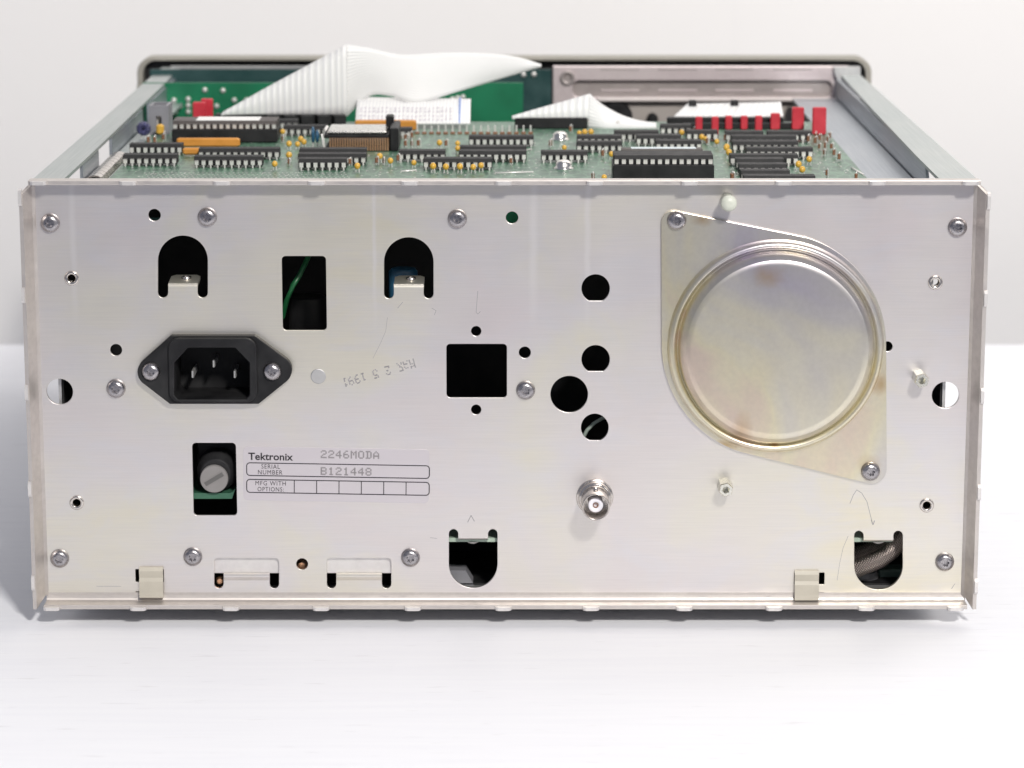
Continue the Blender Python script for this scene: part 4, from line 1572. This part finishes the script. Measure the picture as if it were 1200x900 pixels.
# upright boards at the front left
x0, z1 = onY(167, 97, 300)
x1, _ = onY(613, 97, 300)
fb = part(MB().box(x0, x1, 300, 301.6, 95, z1), "front_board", M_FBOARD, label="bright green upright board behind the ribbon cables")
x0, z1 = onY(176, 81.5, 335)
x1, _ = onY(646, 81.5, 335)
part(MB().box(x0, x1, 335, 336.6, 95, z1), "front_board", M_DBOARD, label="dark teal upright board further forward")
xq, zq = onY(200, 77.5, 350)
xq2, zq2 = onY(420, 80.5, 350)
part(MB().box(xq, xq2, 350, 352, zq2, zq), "support_strip", M_DIM)
sj = MB().lathe_y([(1.3, 0), (1.1, -0.7), (0.5, -1.3)], 12, 0)
sj_me = sj.mesh("solder_joint")
sj_me.materials.append(M_TIN)
for u, v_ in ((400, 262), (322, 305), (322, 335), (322, 365), (283, 337), (262, 365), (205, 265), (485, 265), (455, 338), (538, 310), (595, 310), (255, 310)):
    x, z = onY(140 + u / 4, 40 + v_ / 4, 300)
    place("solder_joint", sj_me, fb, (x, 300, z))
for u, v_ in ((905, 228), (855, 230), (570, 295), (545, 300), (520, 305)):
    x, z = onY(400 + u / 4, 40 + v_ / 4, 300)
    place("solder_joint", sj_me, fb, (x, 299.9 if 400 + u / 4 < 612 else 334.9, z))

# cast frame of the display, front right
YF = 335
def rect_px(x0, x1, y0, y1, Y):
    a, zt_ = onY(x0, y0, Y)
    b, zb_ = onY(x1, y1, Y)
    return a, b, zb_, zt_
frame = bpy.data.objects.new("display_frame", None)
COL.objects.link(frame)
frame.parent = scope
a, b, zb, zt = rect_px(648, 992, 77.5, 165, YF)
chn = rrect(*rect_px(671, 975, 94.5, 114.0, YF)[:2], *rect_px(671, 975, 94.5, 114.0, YF)[2:], 2.9, 6)
low = rrect(*rect_px(690, 985, 119.5, 160, YF)[:2], *rect_px(690, 985, 119.5, 160, YF)[2:], 3.0, 6)
fp = plate_mesh("frame_plate", [(a, zb), (b, zb), (b, zt), (a, zt)], [chn, low], YF, 3.0, M_PINK, 0.4)
place("frame_plate", fp, frame)
aa, bb, z_0, z_1 = rect_px(668, 980, 92, 117, YF + 4)
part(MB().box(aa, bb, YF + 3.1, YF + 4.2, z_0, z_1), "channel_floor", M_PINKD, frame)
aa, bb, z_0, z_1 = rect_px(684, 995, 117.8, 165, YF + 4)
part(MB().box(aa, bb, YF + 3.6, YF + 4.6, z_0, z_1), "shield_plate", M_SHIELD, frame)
aa, bb, z_0, z_1 = rect_px(700, 980, 114.6, 118.8, YF - 1.2)
part(MB().cbox(aa, bb, YF - 1.6, YF - 0.05, z_0, z_1, 0.3), "bright_ledge", M_LEDGE, frame)
aa, bb, z_0, z_1 = rect_px(648, 985, 77.5, 92, YF)
rib = MB()
for x0_, x1_ in ((704, 749), (771, 817), (838, 883), (906, 952)):
    for ya_, yb_, yo in ((80.5, 82.0, -0.25), (104.5, 107.5, 2.6)):
        r4 = rect_px(x0_, x1_, ya_, yb_, YF + yo)
        rb = MB().cbox(r4[0], r4[1], YF + yo, YF + yo + 0.6, r4[2], r4[3], 0.15)
        part(rb, "notch_strip", M_PINKD if yo < 0 else M_PINK, frame)  # raised strips in place of notches; upper row's dark colour paints their shadow
x, z = onY(665, 91, YF)
part(MB().lathe_y([(3.3, 0.0 + YF), (3.2, YF - 1.2), (2.4, YF - 1.4), (1.5, YF - 0.7), (1.3, YF - 0.1)], 28, 0, x, z), "boss", M_PINKD, frame)
x, z = onY(722, 139, YF - 2)
rg_ = MB().lathe_y([(7.5, YF + 3.5), (7.5, YF + 1), (6.8, YF)], 32, 0, x, z)
o = part(rg_, "focus_shaft_bushing", M_BLACK, frame)
x, z = onY(765, 140, YF - 2)
part(MB().lathe_y([(2.4, YF + 3.5), (2.4, YF - 2), (1.8, YF - 2.4)], 24, 0, x, z), "knob_shaft", M_BLACK, frame)
# corner bracket at the right end
a, b, zb, zt = rect_px(978, 1004, 79, 160, YF - 4)
bk = MB()
bk.prism_y([(a, zt), (a - 0.0, zt - 2), (a + 3.2, zt - 9), (a + 5.5, zt - 14), (a + 6.5, zb), (b + 1, zb), (b + 1, zt)], YF - 4, YF + 2)
part(bk, "corner_bracket", M_DIM, frame)

# transparent-looking pale side trim between rail and bezel at the left
x0, z1 = onY(160.5, 100, YB - 2)
x1, z0 = onY(167, 150, YB - 2)
part(MB().box(x0, x1, YB - 3, YB - 0.1, z0, z1), "bezel_lug", M_BEIGE, bezel)

# ------------------------------------------------------------------ render settings
scene.render.engine = 'CYCLES'
scene.cycles.max_bounces = 8
scene.cycles.use_denoising = True
